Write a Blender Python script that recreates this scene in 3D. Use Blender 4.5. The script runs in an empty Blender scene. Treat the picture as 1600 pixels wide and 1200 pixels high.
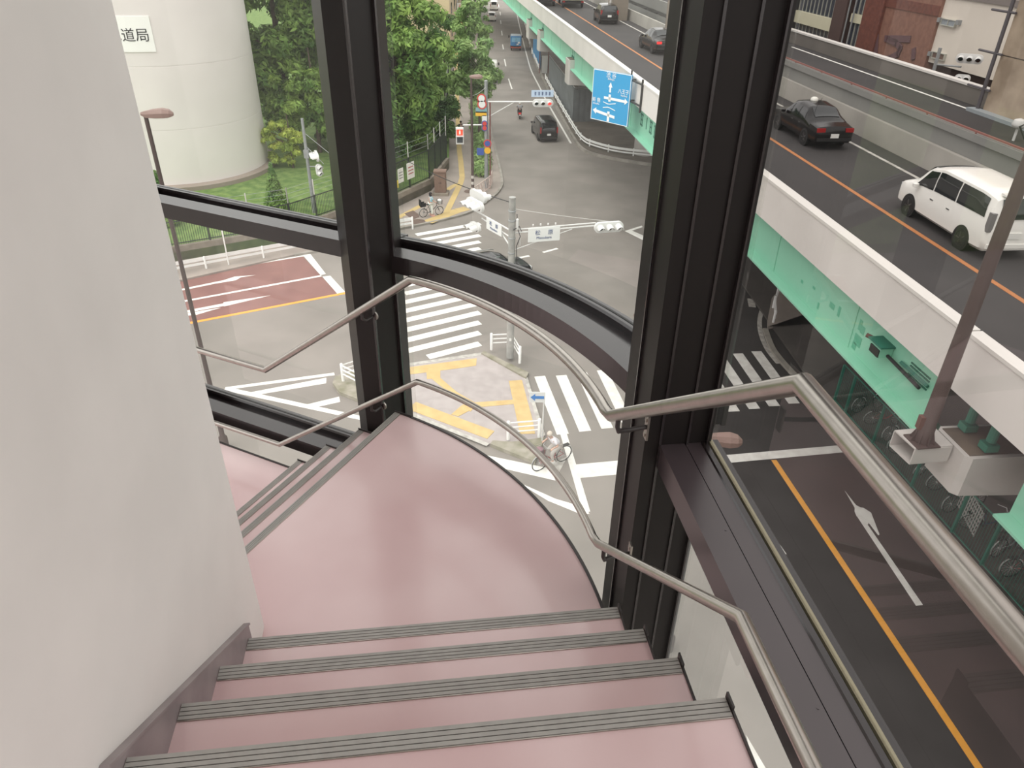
import bpy, bmesh, math, random
from mathutils import Vector, Matrix, noise
random.seed(7)
PI = math.pi
SC = bpy.context.scene
COL = SC.collection
# ------------------------------------------------------------------ camera geometry (1600x1200 frame)
CZ = 17.0                      # eye height above the street
FOC = 1156.0
_d = Vector((770-800, 2442-600, FOC)).normalized()
_up = -_d
_y = (Vector((0, 0, 1)) - _up*_up.z).normalized()
_x = _y.cross(_up)

def ray(px, py):
    c = Vector((px-800, py-600, FOC))
    return Vector((_x.dot(c), _y.dot(c), _up.dot(c)))

def at(px, py, z=0.0):
    """the point of the horizontal plane at height z that is seen at (px, py)"""
    v = ray(px, py)
    return Vector((0, 0, CZ)) + v*((z-CZ)/v.z)

def proj(p):
    q = Vector(p)-Vector((0, 0, CZ))
    c = _x*q.x + _y*q.y + _up*q.z
    return (800+FOC*c.x/c.z, 600+FOC*c.y/c.z)

def onplane(px, py, nx, ny, k):
    """the point of the upright plane nx*x+ny*y=k that is seen at (px, py)"""
    v = ray(px, py)
    return Vector((0, 0, CZ)) + v*(k/(nx*v.x+ny*v.y))

def zat(p, py):
    """height above ground point p whose image row is py"""
    lo, hi = -5.0, 40.0
    for _ in range(50):
        m = (lo+hi)/2
        if proj((p[0], p[1], m))[1] > py: lo = m
        else: hi = m
    return lo

cd = bpy.data.cameras.new('camera'); cam = bpy.data.objects.new('camera', cd); COL.objects.link(cam)
cd.sensor_width = 36.0; cd.lens = FOC*36.0/1600.0; cd.clip_start = 0.05; cd.clip_end = 1000
cam.matrix_world = Matrix(((_x[0], -_x[1], -_x[2], 0), (_y[0], -_y[1], -_y[2], 0), (_up[0], -_up[1], -_up[2], CZ), (0, 0, 0, 1)))
SC.camera = cam

# ------------------------------------------------------------------ materials
def lin(c):
    return tuple((v/255/12.92 if v/255 <= .04045 else ((v/255+.055)/1.055)**2.4) for v in c)

MATS = {}
def mat(name, rgb, rough=.6, metal=0.0, var=0.0, scale=4.0, bump=0.0, spec=.5, emit=0.0, coat=0.0, rgb2=None, detail=4, island=0.0):
    if name in MATS: return MATS[name]
    m = bpy.data.materials.new(name); m.use_nodes = True
    nt = m.node_tree; b = nt.nodes['Principled BSDF']
    c = lin(rgb)+(1,)
    b.inputs['Base Color'].default_value = c
    b.inputs['Roughness'].default_value = rough
    b.inputs['Metallic'].default_value = metal
    b.inputs['Specular IOR Level'].default_value = spec
    if coat:
        b.inputs['Coat Weight'].default_value = coat; b.inputs['Coat Roughness'].default_value = .12
    if emit:
        b.inputs['Emission Color'].default_value = c; b.inputs['Emission Strength'].default_value = emit
    if var or rgb2 or bump or island:
        tc = nt.nodes.new('ShaderNodeTexCoord'); nz = nt.nodes.new('ShaderNodeTexNoise')
        nz.inputs['Scale'].default_value = scale; nz.inputs['Detail'].default_value = detail
        nt.links.new(tc.outputs['Object'], nz.inputs['Vector'])
        if var or rgb2:
            r = nt.nodes.new('ShaderNodeValToRGB')
            r.color_ramp.elements[0].position = .35; r.color_ramp.elements[1].position = .66
            lo = lin(rgb2) if rgb2 else tuple(x*(1-var) for x in c[:3])
            hi = c[:3] if rgb2 else tuple(min(1, x*(1+var)) for x in c[:3])
            r.color_ramp.elements[0].color = lo+(1,); r.color_ramp.elements[1].color = hi+(1,)
            nt.links.new(nz.outputs['Fac'], r.inputs['Fac'])
            out = r.outputs['Color']
            if island:
                g = nt.nodes.new('ShaderNodeNewGeometry'); hs = nt.nodes.new('ShaderNodeHueSaturation')
                mr = nt.nodes.new('ShaderNodeMapRange')
                mr.inputs['To Min'].default_value = 1-island; mr.inputs['To Max'].default_value = 1+island
                nt.links.new(g.outputs['Random Per Island'], mr.inputs['Value'])
                nt.links.new(mr.outputs['Result'], hs.inputs['Value']); nt.links.new(out, hs.inputs['Color'])
                out = hs.outputs['Color']
            nt.links.new(out, b.inputs['Base Color'])
        if bump:
            bp = nt.nodes.new('ShaderNodeBump'); bp.inputs['Strength'].default_value = bump; bp.inputs['Distance'].default_value = .01
            nt.links.new(nz.outputs['Fac'], bp.inputs['Height']); nt.links.new(bp.outputs['Normal'], b.inputs['Normal'])
    MATS[name] = m
    return m

def leaf_mat(name, rgb, rgb2, scale=.5, island=.4, thru=.35):
    m = mat(name, rgb, .55, rgb2=rgb2, scale=scale, island=island, spec=.3); nt = m.node_tree
    b = nt.nodes['Principled BSDF']; o = nt.nodes['Material Output']; src = b.inputs['Base Color'].links[0].from_socket
    t = nt.nodes.new('ShaderNodeBsdfTranslucent'); nt.links.new(src, t.inputs['Color'])
    mx = nt.nodes.new('ShaderNodeMixShader'); mx.inputs[0].default_value = thru
    nt.links.new(b.outputs[0], mx.inputs[1]); nt.links.new(t.outputs[0], mx.inputs[2]); nt.links.new(mx.outputs[0], o.inputs['Surface'])
    return m

def glass_mat(name, tint, dust=0.0, refl=1.0):
    """thin pane: tinted transmission, fresnel mirror, a film of dust that scatters daylight"""
    m = bpy.data.materials.new(name); m.use_nodes = True; nt = m.node_tree; nt.nodes.clear()
    o = nt.nodes.new('ShaderNodeOutputMaterial'); t = nt.nodes.new('ShaderNodeBsdfTransparent'); t.inputs['Color'].default_value = tint+(1,)
    gl = nt.nodes.new('ShaderNodeBsdfGlossy'); gl.inputs['Roughness'].default_value = 0.0; gl.inputs['Color'].default_value = (refl, refl, refl, 1)
    fr = nt.nodes.new('ShaderNodeFresnel'); fr.inputs['IOR'].default_value = 1.5
    mx = nt.nodes.new('ShaderNodeMixShader')
    nt.links.new(fr.outputs[0], mx.inputs[0]); nt.links.new(t.outputs[0], mx.inputs[1]); nt.links.new(gl.outputs[0], mx.inputs[2])
    out = mx
    if dust:
        tl = nt.nodes.new('ShaderNodeBsdfTranslucent'); tl.inputs['Color'].default_value = (.86, .85, .82, 1)
        m2 = nt.nodes.new('ShaderNodeMixShader'); m2.inputs[0].default_value = dust
        nt.links.new(mx.outputs[0], m2.inputs[1]); nt.links.new(tl.outputs[0], m2.inputs[2]); out = m2
    # the pane is a solid sheet: only the face a ray meets first filters it, the far face lets it out
    ge = nt.nodes.new('ShaderNodeNewGeometry'); t2 = nt.nodes.new('ShaderNodeBsdfTransparent'); m3 = nt.nodes.new('ShaderNodeMixShader')
    nt.links.new(ge.outputs['Backfacing'], m3.inputs[0]); nt.links.new(out.outputs[0], m3.inputs[1]); nt.links.new(t2.outputs[0], m3.inputs[2]); out = m3
    nt.links.new(out.outputs[0], o.inputs[0])
    MATS[name] = m
    return m

# ------------------------------------------------------------------ mesh building
def wloc(o):
    v = Vector((0, 0, 0))
    while o is not None:
        v += o.location; o = o.parent
    return v

class MB:
    def __init__(s): s.v = []; s.f = []; s.m = []; s.mi = 0
    def add(s, vs, fs):
        b = len(s.v); s.v += [tuple(v) for v in vs]
        for f in fs: s.f.append([b+i for i in f]); s.m.append(s.mi)
        return s
    def use(s, i): s.mi = i; return s
    def box(s, c, size, rz=0.0, M=None):
        hx, hy, hz = size[0]/2, size[1]/2, size[2]/2
        vs = [Vector((x, y, z)) for z in (-hz, hz) for x, y in ((-hx, -hy), (hx, -hy), (hx, hy), (-hx, hy))]
        R = M if M is not None else Matrix.Rotation(rz, 3, 'Z')
        vs = [R @ v + Vector(c) for v in vs]
        return s.add(vs, [(3, 2, 1, 0), (4, 5, 6, 7), (0, 1, 5, 4), (1, 2, 6, 5), (2, 3, 7, 6), (3, 0, 4, 7)])
    def prism(s, poly, z0, z1):
        p = [(q[0], q[1]) for q in poly]
        a = sum(p[i][0]*p[(i+1) % len(p)][1]-p[(i+1) % len(p)][0]*p[i][1] for i in range(len(p)))
        if a < 0: p = p[::-1]
        k = len(p); zf0 = z0 if callable(z0) else (lambda x, y: z0); zf1 = z1 if callable(z1) else (lambda x, y: z1)
        vs = [(x, y, zf0(x, y)) for x, y in p]+[(x, y, zf1(x, y)) for x, y in p]
        return s.add(vs, [list(range(k))[::-1], list(range(k, 2*k))]+[(i, (i+1) % k, k+(i+1) % k, k+i) for i in range(k)])
    def solid(s, poly, ext):
        """closed polygon (3-D points) pushed along the vector ext"""
        p = [Vector(q) for q in poly]; e = Vector(ext); k = len(p)
        nrm = Vector((0, 0, 0))
        for i in range(k): nrm += p[i].cross(p[(i+1) % k])
        if nrm.dot(e) < 0: p = p[::-1]
        vs = p+[q+e for q in p]
        return s.add(vs, [list(range(k))[::-1], list(range(k, 2*k))]+[(i, (i+1) % k, k+(i+1) % k, k+i) for i in range(k)])
    def tube(s, pts, r, n=8, closed=False):
        p = [Vector(q) for q in pts]; rs = r if isinstance(r, (list, tuple)) else [r]*len(p); k = len(p); vs = []
        prev = None
        for i in range(k):
            if closed: a, b = p[(i-1) % k], p[(i+1) % k]
            else: a, b = p[max(i-1, 0)], p[min(i+1, k-1)]
            t = (b-a).normalized()
            if prev is None:
                u = t.cross(Vector((0, 0, 1)) if abs(t.z) < .9 else Vector((1, 0, 0))).normalized()
            else:
                u = (prev-t*prev.dot(t)).normalized()
            prev = u; w = t.cross(u)
            sc = 1.0
            if 0 < i < k-1 or closed:
                c = max(.5, math.sqrt(max(0.0, (1+(p[i]-a).normalized().dot((b-p[i]).normalized()))/2))); sc = 1/c if c < .995 else 1.0
            vs += [p[i]+(u*math.cos(2*PI*j/n)+w*math.sin(2*PI*j/n))*rs[i]*(sc if sc < 1.3 else 1.3) for j in range(n)]
        fs = []
        for i in range(k if closed else k-1):
            a, b = i*n, ((i+1) % k)*n
            fs += [(a+j, a+(j+1) % n, b+(j+1) % n, b+j) for j in range(n)]
        if not closed: fs += [list(range(n))[::-1], [(k-1)*n+j for j in range(n)]]
        return s.add(vs, fs)
    def lathe(s, c, prof, n=16, M=None):
        """prof: list of (r, z) from bottom to top about the z axis, moved to c"""
        R = M if M is not None else Matrix.Identity(3); C = Vector(c); vs = []
        for r, z in prof: vs += [R @ Vector((r*math.cos(2*PI*j/n), r*math.sin(2*PI*j/n), z))+C for j in range(n)]
        fs = []
        for i in range(len(prof)-1):
            fs += [(i*n+j, i*n+(j+1) % n, (i+1)*n+(j+1) % n, (i+1)*n+j) for j in range(n)]
        fs += [list(range(n))[::-1], [(len(prof)-1)*n+j for j in range(n)]]
        return s.add(vs, fs)
    def sweep(s, path, nrm, prof, closed=False):
        """path: plan points, nrm: plan normals; prof: closed loop of (offset, z); ends capped"""
        k = len(prof); vs = []
        for (x, y), (nx, ny) in zip(path, nrm): vs += [(x+nx*o, y+ny*o, z) for o, z in prof]
        fs = []; L = len(path)
        for i in range(L-1):
            fs += [(i*k+j, i*k+(j+1) % k, (i+1)*k+(j+1) % k, (i+1)*k+j) for j in range(k)]
        fs += [list(range(k)), [(L-1)*k+j for j in range(k)][::-1]]
        return s.add(vs, fs)
    def build(s, name, mats, parent=None, local=False, smooth=None, **pr):
        me = bpy.data.meshes.new(name)
        vs = [Vector(v) for v in s.v]
        if parent is not None and not local: off = wloc(parent)
        elif parent is None and not local:
            xs = [v.x for v in vs]; ys = [v.y for v in vs]; zs = [v.z for v in vs]
            off = Vector(((min(xs)+max(xs))/2, (min(ys)+max(ys))/2, min(zs)))
        else: off = Vector((0, 0, 0))
        me.from_pydata([tuple(v-off) for v in vs], [], s.f)
        ml = mats if isinstance(mats, (list, tuple)) else [mats]
        for m in ml: me.materials.append(m)
        if len(ml) > 1:
            me.polygons.foreach_set('material_index', s.m)
        bm = bmesh.new(); bm.from_mesh(me); bmesh.ops.recalc_face_normals(bm, faces=bm.faces); bm.to_mesh(me); bm.free()
        if smooth is not None:
            me.polygons.foreach_set('use_smooth', [True]*len(me.polygons)); me.set_sharp_from_angle(angle=math.radians(smooth))
        me.update()
        o = bpy.data.objects.new(name, me); COL.objects.link(o)
        if parent is not None: o.parent = parent
        else: o.location = off
        for k_, v_ in pr.items(): o[k_] = v_
        return o

def tag(o, label=None, cat=None, group=None, kind=None):
    if label: o['label'] = label
    if cat: o['category'] = cat
    if group: o['group'] = group
    if kind: o['kind'] = kind
    return o

def empty(name, loc, label=None, cat=None, group=None, kind=None, rz=0.0):
    o = bpy.data.objects.new(name, None); COL.objects.link(o); o.location = loc; o.rotation_euler.z = rz; o.empty_display_size = .2
    return tag(o, label, cat, group, kind)

def copy_tree(o, parent=None):
    c = o.copy(); COL.objects.link(c)
    if parent is not None: c.parent = parent
    for ch in [q for q in bpy.data.objects if q.parent == o and q.name in COL.objects]: copy_tree(ch, c)
    return c

def text_mesh(body, size, depth=.004, align='CENTER'):
    """lettering as mesh in the xz plane facing -y, centred on the origin: (verts, faces)"""
    c = bpy.data.curves.new('lettering', 'FONT'); c.body = body; c.size = size; c.align_x = align; c.align_y = 'CENTER'; c.extrude = depth; c.resolution_u = 2
    o = bpy.data.objects.new('lettering', c); COL.objects.link(o)
    dg = bpy.context.evaluated_depsgraph_get(); m = bpy.data.meshes.new_from_object(o.evaluated_get(dg))
    vs = [(v.co.x, -v.co.z, v.co.y) for v in m.vertices]; fs = [list(p.vertices) for p in m.polygons]
    bpy.data.objects.remove(o); bpy.data.curves.remove(c); bpy.data.meshes.remove(m)
    return vs, fs

def frame_pts(vs, O, X, Z):
    """text_mesh points into the frame with origin O, reading direction X and up Z"""
    X = Vector(X).normalized(); Z = Vector(Z).normalized(); Y = Z.cross(X)
    return [Vector(O)+X*v[0]+Y*v[1]+Z*v[2] for v in vs]

# ------------------------------------------------------------------ light
w_ = bpy.data.worlds.new('overcast_sky'); SC.world = w_; w_.use_nodes = True
nt = w_.node_tree; bg = nt.nodes['Background']
tc = nt.nodes.new('ShaderNodeTexCoord'); sp = nt.nodes.new('ShaderNodeSeparateXYZ'); rp = nt.nodes.new('ShaderNodeValToRGB')
rp.color_ramp.elements[0].position = 0.0; rp.color_ramp.elements[0].color = (.84, .825, .81, 1)
rp.color_ramp.elements[1].position = .7; rp.color_ramp.elements[1].color = (1.0, .985, .965, 1)
nt.links.new(tc.outputs['Generated'], sp.inputs[0]); nt.links.new(sp.outputs['Z'], rp.inputs['Fac']); nt.links.new(rp.outputs['Color'], bg.inputs['Color'])
bg.inputs['Strength'].default_value = 1.05
sl = bpy.data.lights.new('sun_through_cloud', 'SUN'); sl.energy = 1.1; sl.angle = math.radians(50); sl.color = (1.0, .97, .92)
so = bpy.data.objects.new('sun_through_cloud', sl); COL.objects.link(so); so.location = (-20, -10, 60)
so.rotation_euler = (math.radians(28), 0, math.radians(-50))
SC.view_settings.view_transform = 'Standard'; SC.view_settings.look = 'None'; SC.view_settings.exposure = .80; SC.view_settings.gamma = 1.0
SC.cycles.use_denoising = True
SC.cycles.max_bounces = 8; SC.cycles.transparent_max_bounces = 16
# ================================================================== THE STAIR TOWER
M_WALL = mat('white_painted_plaster', (226, 223, 219), .8, var=.03, scale=3, bump=.05)
def floor_mat():
    m = mat('pink_polished_floor', (224, 199, 199), .20, rgb2=(209, 178, 179), scale=1.3, detail=3, spec=.5, coat=.35)
    return m
M_PINK = floor_mat()
M_STEEL = mat('brushed_stainless_steel', (176, 170, 163), .30, metal=1.0, var=.05, scale=30)
M_BRONZE = mat('dark_bronze_aluminium', (42, 36, 37), .20, var=.05, scale=12, spec=.8)
M_POST = mat('near_black_bronze_post', (29, 24, 23), .45, var=.05, scale=12, spec=.3)
M_BRONZE2 = mat('dark_bronze_sill', (72, 63, 66), .28, var=.04, scale=6, spec=.9)
M_BLACK = mat('black_gasket', (18, 17, 17), .5)
M_NOSE = mat('grey_vinyl_nosing', (160, 157, 152), .5, var=.06, scale=20)
M_GROOVE = mat('dark_nosing_groove', (78, 75, 73), .6)
M_STRINGER = mat('grey_painted_stringer', (152, 142, 142), .45, rgb2=(134, 124, 125), scale=6, spec=.4)
M_EDGE = mat('dark_steel_edge', (56, 51, 50), .4)
M_LIGHTEDGE = mat('pale_glass_edge', (176, 170, 140), .35)
G_CLEAR = glass_mat('clear_window_glass', (.94, .95, .93), dust=.022, refl=.8)
G_CLEAR2 = glass_mat('dusty_window_glass', (.93, .93, .91), dust=.075, refl=.8)
G_TINT = glass_mat('grey_tinted_window_glass', (.66, .64, .63), dust=.008, refl=.6)
G_LOW = glass_mat('dusty_low_window_glass', (.90, .90, .88), dust=.11, refl=.8)

WV = Vector((-.1264, .9920)); NV = Vector((.9920, .1264)); O0 = .6123     # near flight: walking direction, right-hand direction
DV = Vector((-.9023, .4310)); MV = Vector((.4310, .9023)); E0 = 2.6994    # lower flight: walking direction, outward direction
RISE = .20
ZL = CZ-2.26                         # middle landing
def wn(w, n): q = WV*w+NV*(O0+n); return (q.x, q.y)
def dm(d, m): q = DV*d+MV*(E0+m); return (q.x, q.y)
AC = Vector((-1.501, 1.609)); AR = 1.896
GC = Vector((-1.47, 1.62))
def arc(c, r, a0, a1, k): return [(c.x+r*math.cos(math.radians(a0+(a1-a0)*i/k)), c.y+r*math.sin(math.radians(a0+(a1-a0)*i/k))) for i in range(k+1)]

# core wall with rounded end
def fillet(a, b, c, r, k=10):
    a, b, c = Vector(a), Vector(b), Vector(c); u = (a-b).normalized(); v = (c-b).normalized()
    ang = u.angle(v); t = r/math.tan(ang/2); ctr = b+(u+v).normalized()*(r/math.sin(ang/2))
    p0 = b+u*t; p1 = b+v*t; a0 = math.atan2(p0.y-ctr.y, p0.x-ctr.x); a1 = math.atan2(p1.y-ctr.y, p1.x-ctr.x)
    da = (a1-a0+PI) % (2*PI)-PI
    return [(ctr.x+r*math.cos(a0+da*i/k), ctr.y+r*math.sin(a0+da*i/k)) for i in range(k+1)]
corner = (-.917, 1.879)
p_near = wn(-2.0, -1.285); q_low = (corner[0]+DV.x*3.2, corner[1]+DV.y*3.2)
wall_poly = [p_near]+fillet(p_near, corner, q_low, .05)+[q_low, (q_low[0]-.2, p_near[1])]
tag(MB().prism(wall_poly, 8.0, CZ+2.4).build('wall_core', M_WALL, smooth=30), 'white plaster stair core wall with rounded end', 'wall', kind='structure')

# treads
NW = [.952, 1.213, 1.474, 1.736]
flight = empty('stair_flight', (*wn(1.3, -.6), ZL), 'short flight of pink steps descending to the curved landing', 'stairs', kind='structure')
def nosing(a, b, back, z, parent, wd=.035):
    """ribbed grey strip along the front edge a-b; back is the direction away from the edge"""
    a = Vector((a[0], a[1])); b = Vector((b[0], b[1])); bk = Vector(back)
    mb = MB()
    def strip(o0, o1, z0, z1): mb.prism([a+bk*o0, b+bk*o0, b+bk*o1, a+bk*o1], z0, z1)
    mb.use(1); strip(-.005, wd-.005, z-.03, z+.002)
    mb.use(0)
    for k in range(4): strip(-.005+wd/4*k+.0012, -.005+wd/4*(k+1)-.0012, z+.002, z+.0042)
    mb.use(2); strip(wd-.0048, wd-.0024, z, z+.003)
    return mb.build('nosing_strip', [M_NOSE, M_GROOVE, M_STEEL], parent)
for i in range(4):
    z = ZL+RISE*(4-i); front = NW[i]
    back = NW[i-1]+.02 if i else -1.6
    MB().prism([wn(front, -1.27), wn(front, 0), wn(back, 0), wn(back, -1.27)], z-RISE+.001 if i else z-.25, z).build('tread' if i else 'upper_landing', M_PINK, flight)
    nosing(wn(front, -1.268), wn(front, -.002), -WV, z, flight, .047)
    b2 = NW[i-1] if i else -1.6
    mb = MB().prism([wn(front+.006, .0), wn(front+.006, .005), wn(b2, .005), wn(b2, 0)], z-RISE, z+.008)
    mb.prism([wn(front+.008, .0), wn(front+.008, .005), wn(front-.03, .005), wn(front-.03, 0)], z, z+.019)
    mb.build('side_trim', M_EDGE, flight)
# stringer against the core wall
prof = [(-1.2, ZL+.8-.25), (-1.2, ZL+.8+.07), (.90, ZL+.8+.07), (1.775, ZL+.2+.035), (1.775, ZL)]
pts = []
for w, z in prof: x, y = wn(w, -1.284); pts.append((x, y, z))
e = NV*.014
mb = MB().solid(pts, (e.x, e.y, 0))
for (w0, z0), (w1, z1) in zip(prof[1:-1], prof[2:]):
    if w1 == w0: continue
    a = wn(w0, -1.284); b = wn(w1, -1.284); mb.solid([(a[0], a[1], z0-.004), (b[0], b[1], z1-.004), (b[0], b[1], z1+.004), (a[0], a[1], z0+.004)], (NV.x*.02, NV.y*.02, 0))
mb.build('stringer', M_STRINGER, flight)

# curved landing
l0 = dm(1.982, 0); l0i = dm(1.982, -1.42)
edge = arc(AC, AR, 7.5, 62.5, 48)
land = [wn(1.72, -1.27), wn(1.72, 0)]+edge+[l0, l0i, (corner[0]-.05, corner[1]-.02)]
landing = empty('landing', (0.0, 2.4, ZL-.25), 'pink polished landing with a curved outer edge', 'landing', kind='structure')
MB().prism(land, ZL-.25, ZL).build('floor', M_PINK, landing)
MB().sweep(edge, [((x-AC.x)/AR, (y-AC.y)/AR) for x, y in edge], [(0.0, ZL-.27), (.012, ZL-.27), (.012, ZL+.006), (0.0, ZL+.006)]).build('edge_trim', M_EDGE, landing)
nosing(l0i, l0, -DV, ZL, landing)
# lower flight
NL = [1.982, 2.244, 2.501, 2.75]
low = empty('stair_flight', (*dm(2.4, -.7), ZL-.8), 'flight of pink steps going down to the left', 'stairs', kind='structure')
for i in range(1, 4):
    z = ZL-RISE*i
    MB().prism([dm(NL[i], -1.42), dm(NL[i], 0), dm(NL[i-1]-.02, 0), dm(NL[i-1]-.02, -1.42)], z-RISE, z).build('tread', M_PINK, low)
    nosing(dm(NL[i], -1.40), dm(NL[i], -.002), -DV, z, low)
for i in range(0, 4):
    z = ZL-RISE*i; b2 = NL[i-1] if i else NL[0]-.1
    MB().prism([dm(NL[i]+.006, 0), dm(NL[i]+.006, .005), dm(b2, .005), dm(b2, 0)], z-RISE, z+.012).build('side_trim', M_EDGE, low)
ll = empty('landing', (*dm(3.4, -.6), ZL-1.05), 'lower pink landing beyond the white core wall', 'landing', kind='structure')
MB().prism([dm(2.73, -1.42), dm(2.73, .10), dm(5.4, .10), dm(5.4, -1.42)], ZL-1.05, ZL-.8).build('floor', M_PINK, ll)
MB().prism([dm(2.78, .10), dm(2.78, .112), dm(5.4, .112), dm(5.4, .10)], ZL-1.07, ZL-.794).build('edge_trim', M_EDGE, ll)

# handrails
RC = Vector((-1.406, 1.649)); RR = 1.735
def rail_path(dz):
    p = [(.655, -.5, CZ-.623-dz), (.466, 1.007, CZ-.623-dz), (.314, 1.924, CZ-1.32-dz)]
    a = arc(RC, RR, 10.5, 57.3, 28)
    p += [(x, y, CZ-(1.325+.072*i/28)-dz) for i, (x, y) in enumerate(a)]
    p += [(-1.456, 3.732, CZ-2.27-dz), (-3.1, 4.49, CZ-2.27-dz)]
    return p
for nm, dz, r, lab in (('handrail', 0.0, .0185, 'upper stainless tube handrail bending round the landing'), ('handrail', .55, .0145, 'lower, thinner stainless tube handrail below the main one')):
    path = rail_path(dz)
    hr = empty(nm, path[3], lab, 'handrail', 'twin stair handrails')
    MB().tube(path, r, 14).build('rail_tube', M_STEEL, hr, smooth=40)
    # bracket on the right-hand column: bent rod from the rail to an oblong plate
    t_ = .925; rp = Vector((.466+(.314-.466)*t_, 1.007+(1.924-1.007)*t_, CZ-(.623+.697*t_)-dz))
    wr_ = WV.x*rp.x+WV.y*rp.y
    pl = Vector((*wn(wr_+.045, .055), rp.z-.085))
    MB().tube([rp+Vector((0, 0, -r+.004)), rp+Vector((0, 0, -.045)), rp+Vector((.006, .006, -.066)), Vector((*wn(wr_+.03, -.01), rp.z-.082)), pl], .0075, 10).build('bracket', M_EDGE, hr, smooth=40)
    mb = MB().box(pl, (.007, .028, .09), rz=math.atan2(NV.y, NV.x))
    for dz_ in (-.028, .028): mb.box(pl+Vector((-NV.x*.005, -NV.y*.005, dz_)), (.005, .012, .012), rz=math.atan2(NV.y, NV.x))
    mb.build('fixing_plate', M_STEEL, hr)
    # bracket on the left mullion: short rod and round disc
    q = Vector((-.475, 3.107, 0))+Vector((-.981, .625, 0))*.28; q.z = CZ-(1.397+.873*.28)-dz
    e2 = q+Vector((MV.x*.095, MV.y*.095, -.075))
    MB().tube([q+Vector((0, 0, -r+.004)), q+Vector((0, 0, -.05)), q+Vector((MV.x*.03, MV.y*.03, -.072)), e2], .007, 10).build('bracket', M_EDGE, hr, smooth=40)
    Rm = Vector((MV.x, MV.y, 0)).to_track_quat('Z', 'Y').to_matrix()
    MB().lathe(e2-Vector((MV.x, MV.y, 0))*.004, [(.0, 0), (.024, 0), (.026, .003), (.026, .008), (0, .008)], 18, Rm).build('fixing_disc', M_STEEL, hr, smooth=40)

# window bays: transom, outer frame, upper and lower panes
ZT = CZ-1.44; ZB = CZ-1.533; TOPZ = CZ+2.4; BOTZ = 12.6
def bay(idx, path, nrm, label, upper, lower, twin=False, extra=None, gl=.22):
    c = path[len(path)//2]
    b = empty('window_%d' % idx, (c[0], c[1], BOTZ), label, 'window', kind='structure')
    def tr(zt, zb):
        mb = MB()
        if twin:
            mb.sweep(path, nrm, [(0, zt), (.083, zt), (.083, zb), (0, zb)])
            mb.sweep(path, nrm, [(.0855, zt), (.146, zt), (.146, zb), (.0855, zb)])
            mb.sweep(path, nrm, [(.083, zb), (.0855, zb), (.0855, zt-.02), (.083, zt-.02)])
            for i in range(6):
                t = .12+i*.16; px = path[0][0]+(path[1][0]-path[0][0])*t; py = path[0][1]+(path[1][1]-path[0][1])*t
                mb.lathe((px+nrm[0][0]*.07, py+nrm[0][1]*.07, zt), [(.0, 0), (.0035, 0), (.0035, .0012), (0, .0012)], 10)
        else:
            mb.sweep(path, nrm, [(0, zt), (.110, zt), (.110, zb), (0, zb)])
        mb.build('transom', M_BRONZE2 if twin else M_BRONZE, b)
        i0 = .146 if twin else .110
        mb = MB().use(0).sweep(path, nrm, [(i0, zt-.035), (gl-.035, zt-.035), (gl-.035, zb), (i0, zb)])
        mb.sweep(path, nrm, [(gl-.035, zt-.005), (gl-.028, zt+.006), (gl-.012, zt+.006), (gl-.012, zb-.01), (gl-.035, zb-.01)])
        mb.sweep(path, nrm, [(gl+.012, zt+.0), (gl+.03, zt), (gl+.03, zb-.01), (gl+.012, zb-.01)])
        mb.use(1).sweep(path, nrm, [(gl-.011, zt-.01), (gl+.011, zt-.01), (gl+.011, zb), (gl-.011, zb)])
        mb.use(2).sweep(path, nrm, [(gl-.002, zt+.002), (gl+.0112, zt+.002), (gl+.0112, zt-.01), (gl-.002, zt-.01)])
        mb.build('glazing_bead', [M_BRONZE, M_BLACK, M_LIGHTEDGE if twin else M_BLACK], b)
    tr(ZT, ZB)
    zs = [TOPZ, ZT]
    lows = [ZB]
    if extra: tr(*extra); lows += [extra[0]]
    def pane(z0, z1, m):
        MB().sweep(path, nrm, [(gl-.004, z0), (gl+.004, z0), (gl+.004, z1), (gl-.004, z1)]).build('glass_pane', m, b, smooth=40)
    pane(ZT+.002, TOPZ, upper)
    pane(extra[0]+.002 if extra else BOTZ, ZB-.002, lower)
    if extra: pane(BOTZ, extra[1]-.002, lower)
    return b
ga = arc(GC, 2.056, 14.5, 69.5, 42)
bay(2, ga, [((x-GC.x)/2.056, (y-GC.y)/2.056) for x, y in ga], 'curved glazed bay with a dark transom above the landing', G_CLEAR, G_CLEAR2, gl=.235)
bay(3, [wn(1.87, .113), wn(-1.6, .113)], [tuple(NV)]*2, 'tinted right-hand window over a wide dark sill', G_TINT, G_LOW, twin=True, gl=.168)
bay(1, [dm(2.15, .23), dm(4.55, .23)], [tuple(MV)]*2, 'left glazed bay with two dark transoms', G_CLEAR, G_CLEAR2, extra=(CZ-2.92, CZ-3.015), gl=.215)

# upright mullions
def mullion(name, poly, ribs, label, z0=11.5, z1=TOPZ):
    c = poly[0]
    o = empty(name, (c[0], c[1], z0), label, 'mullion', kind='structure')
    MB().prism(poly, z0, z1).build('post', M_POST, o)
    for r in ribs: MB().prism(r, z0, z1).build('rib', M_BRONZE, o)
mullion('trim_2', [wn(1.86, .06), wn(1.86, .285), wn(2.12, .285), wn(2.12, .06)],
        [[wn(1.852, .106), wn(1.852, .114), wn(1.87, .114), wn(1.87, .106)], [wn(1.852, .198), wn(1.852, .206), wn(1.87, .206), wn(1.87, .198)],
         [wn(1.84, .262), wn(1.84, .268), wn(1.87, .268), wn(1.87, .262)],
         [wn(1.99, .052), wn(1.998, .052), wn(1.998, .07), wn(1.99, .07)]],
        'broad dark bronze column between the curved and right windows')
ml = [(-.815, 3.413), (-.703, 3.360), (-.613, 3.505), (-.60, 3.72), (-.93, 3.72)]
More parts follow.
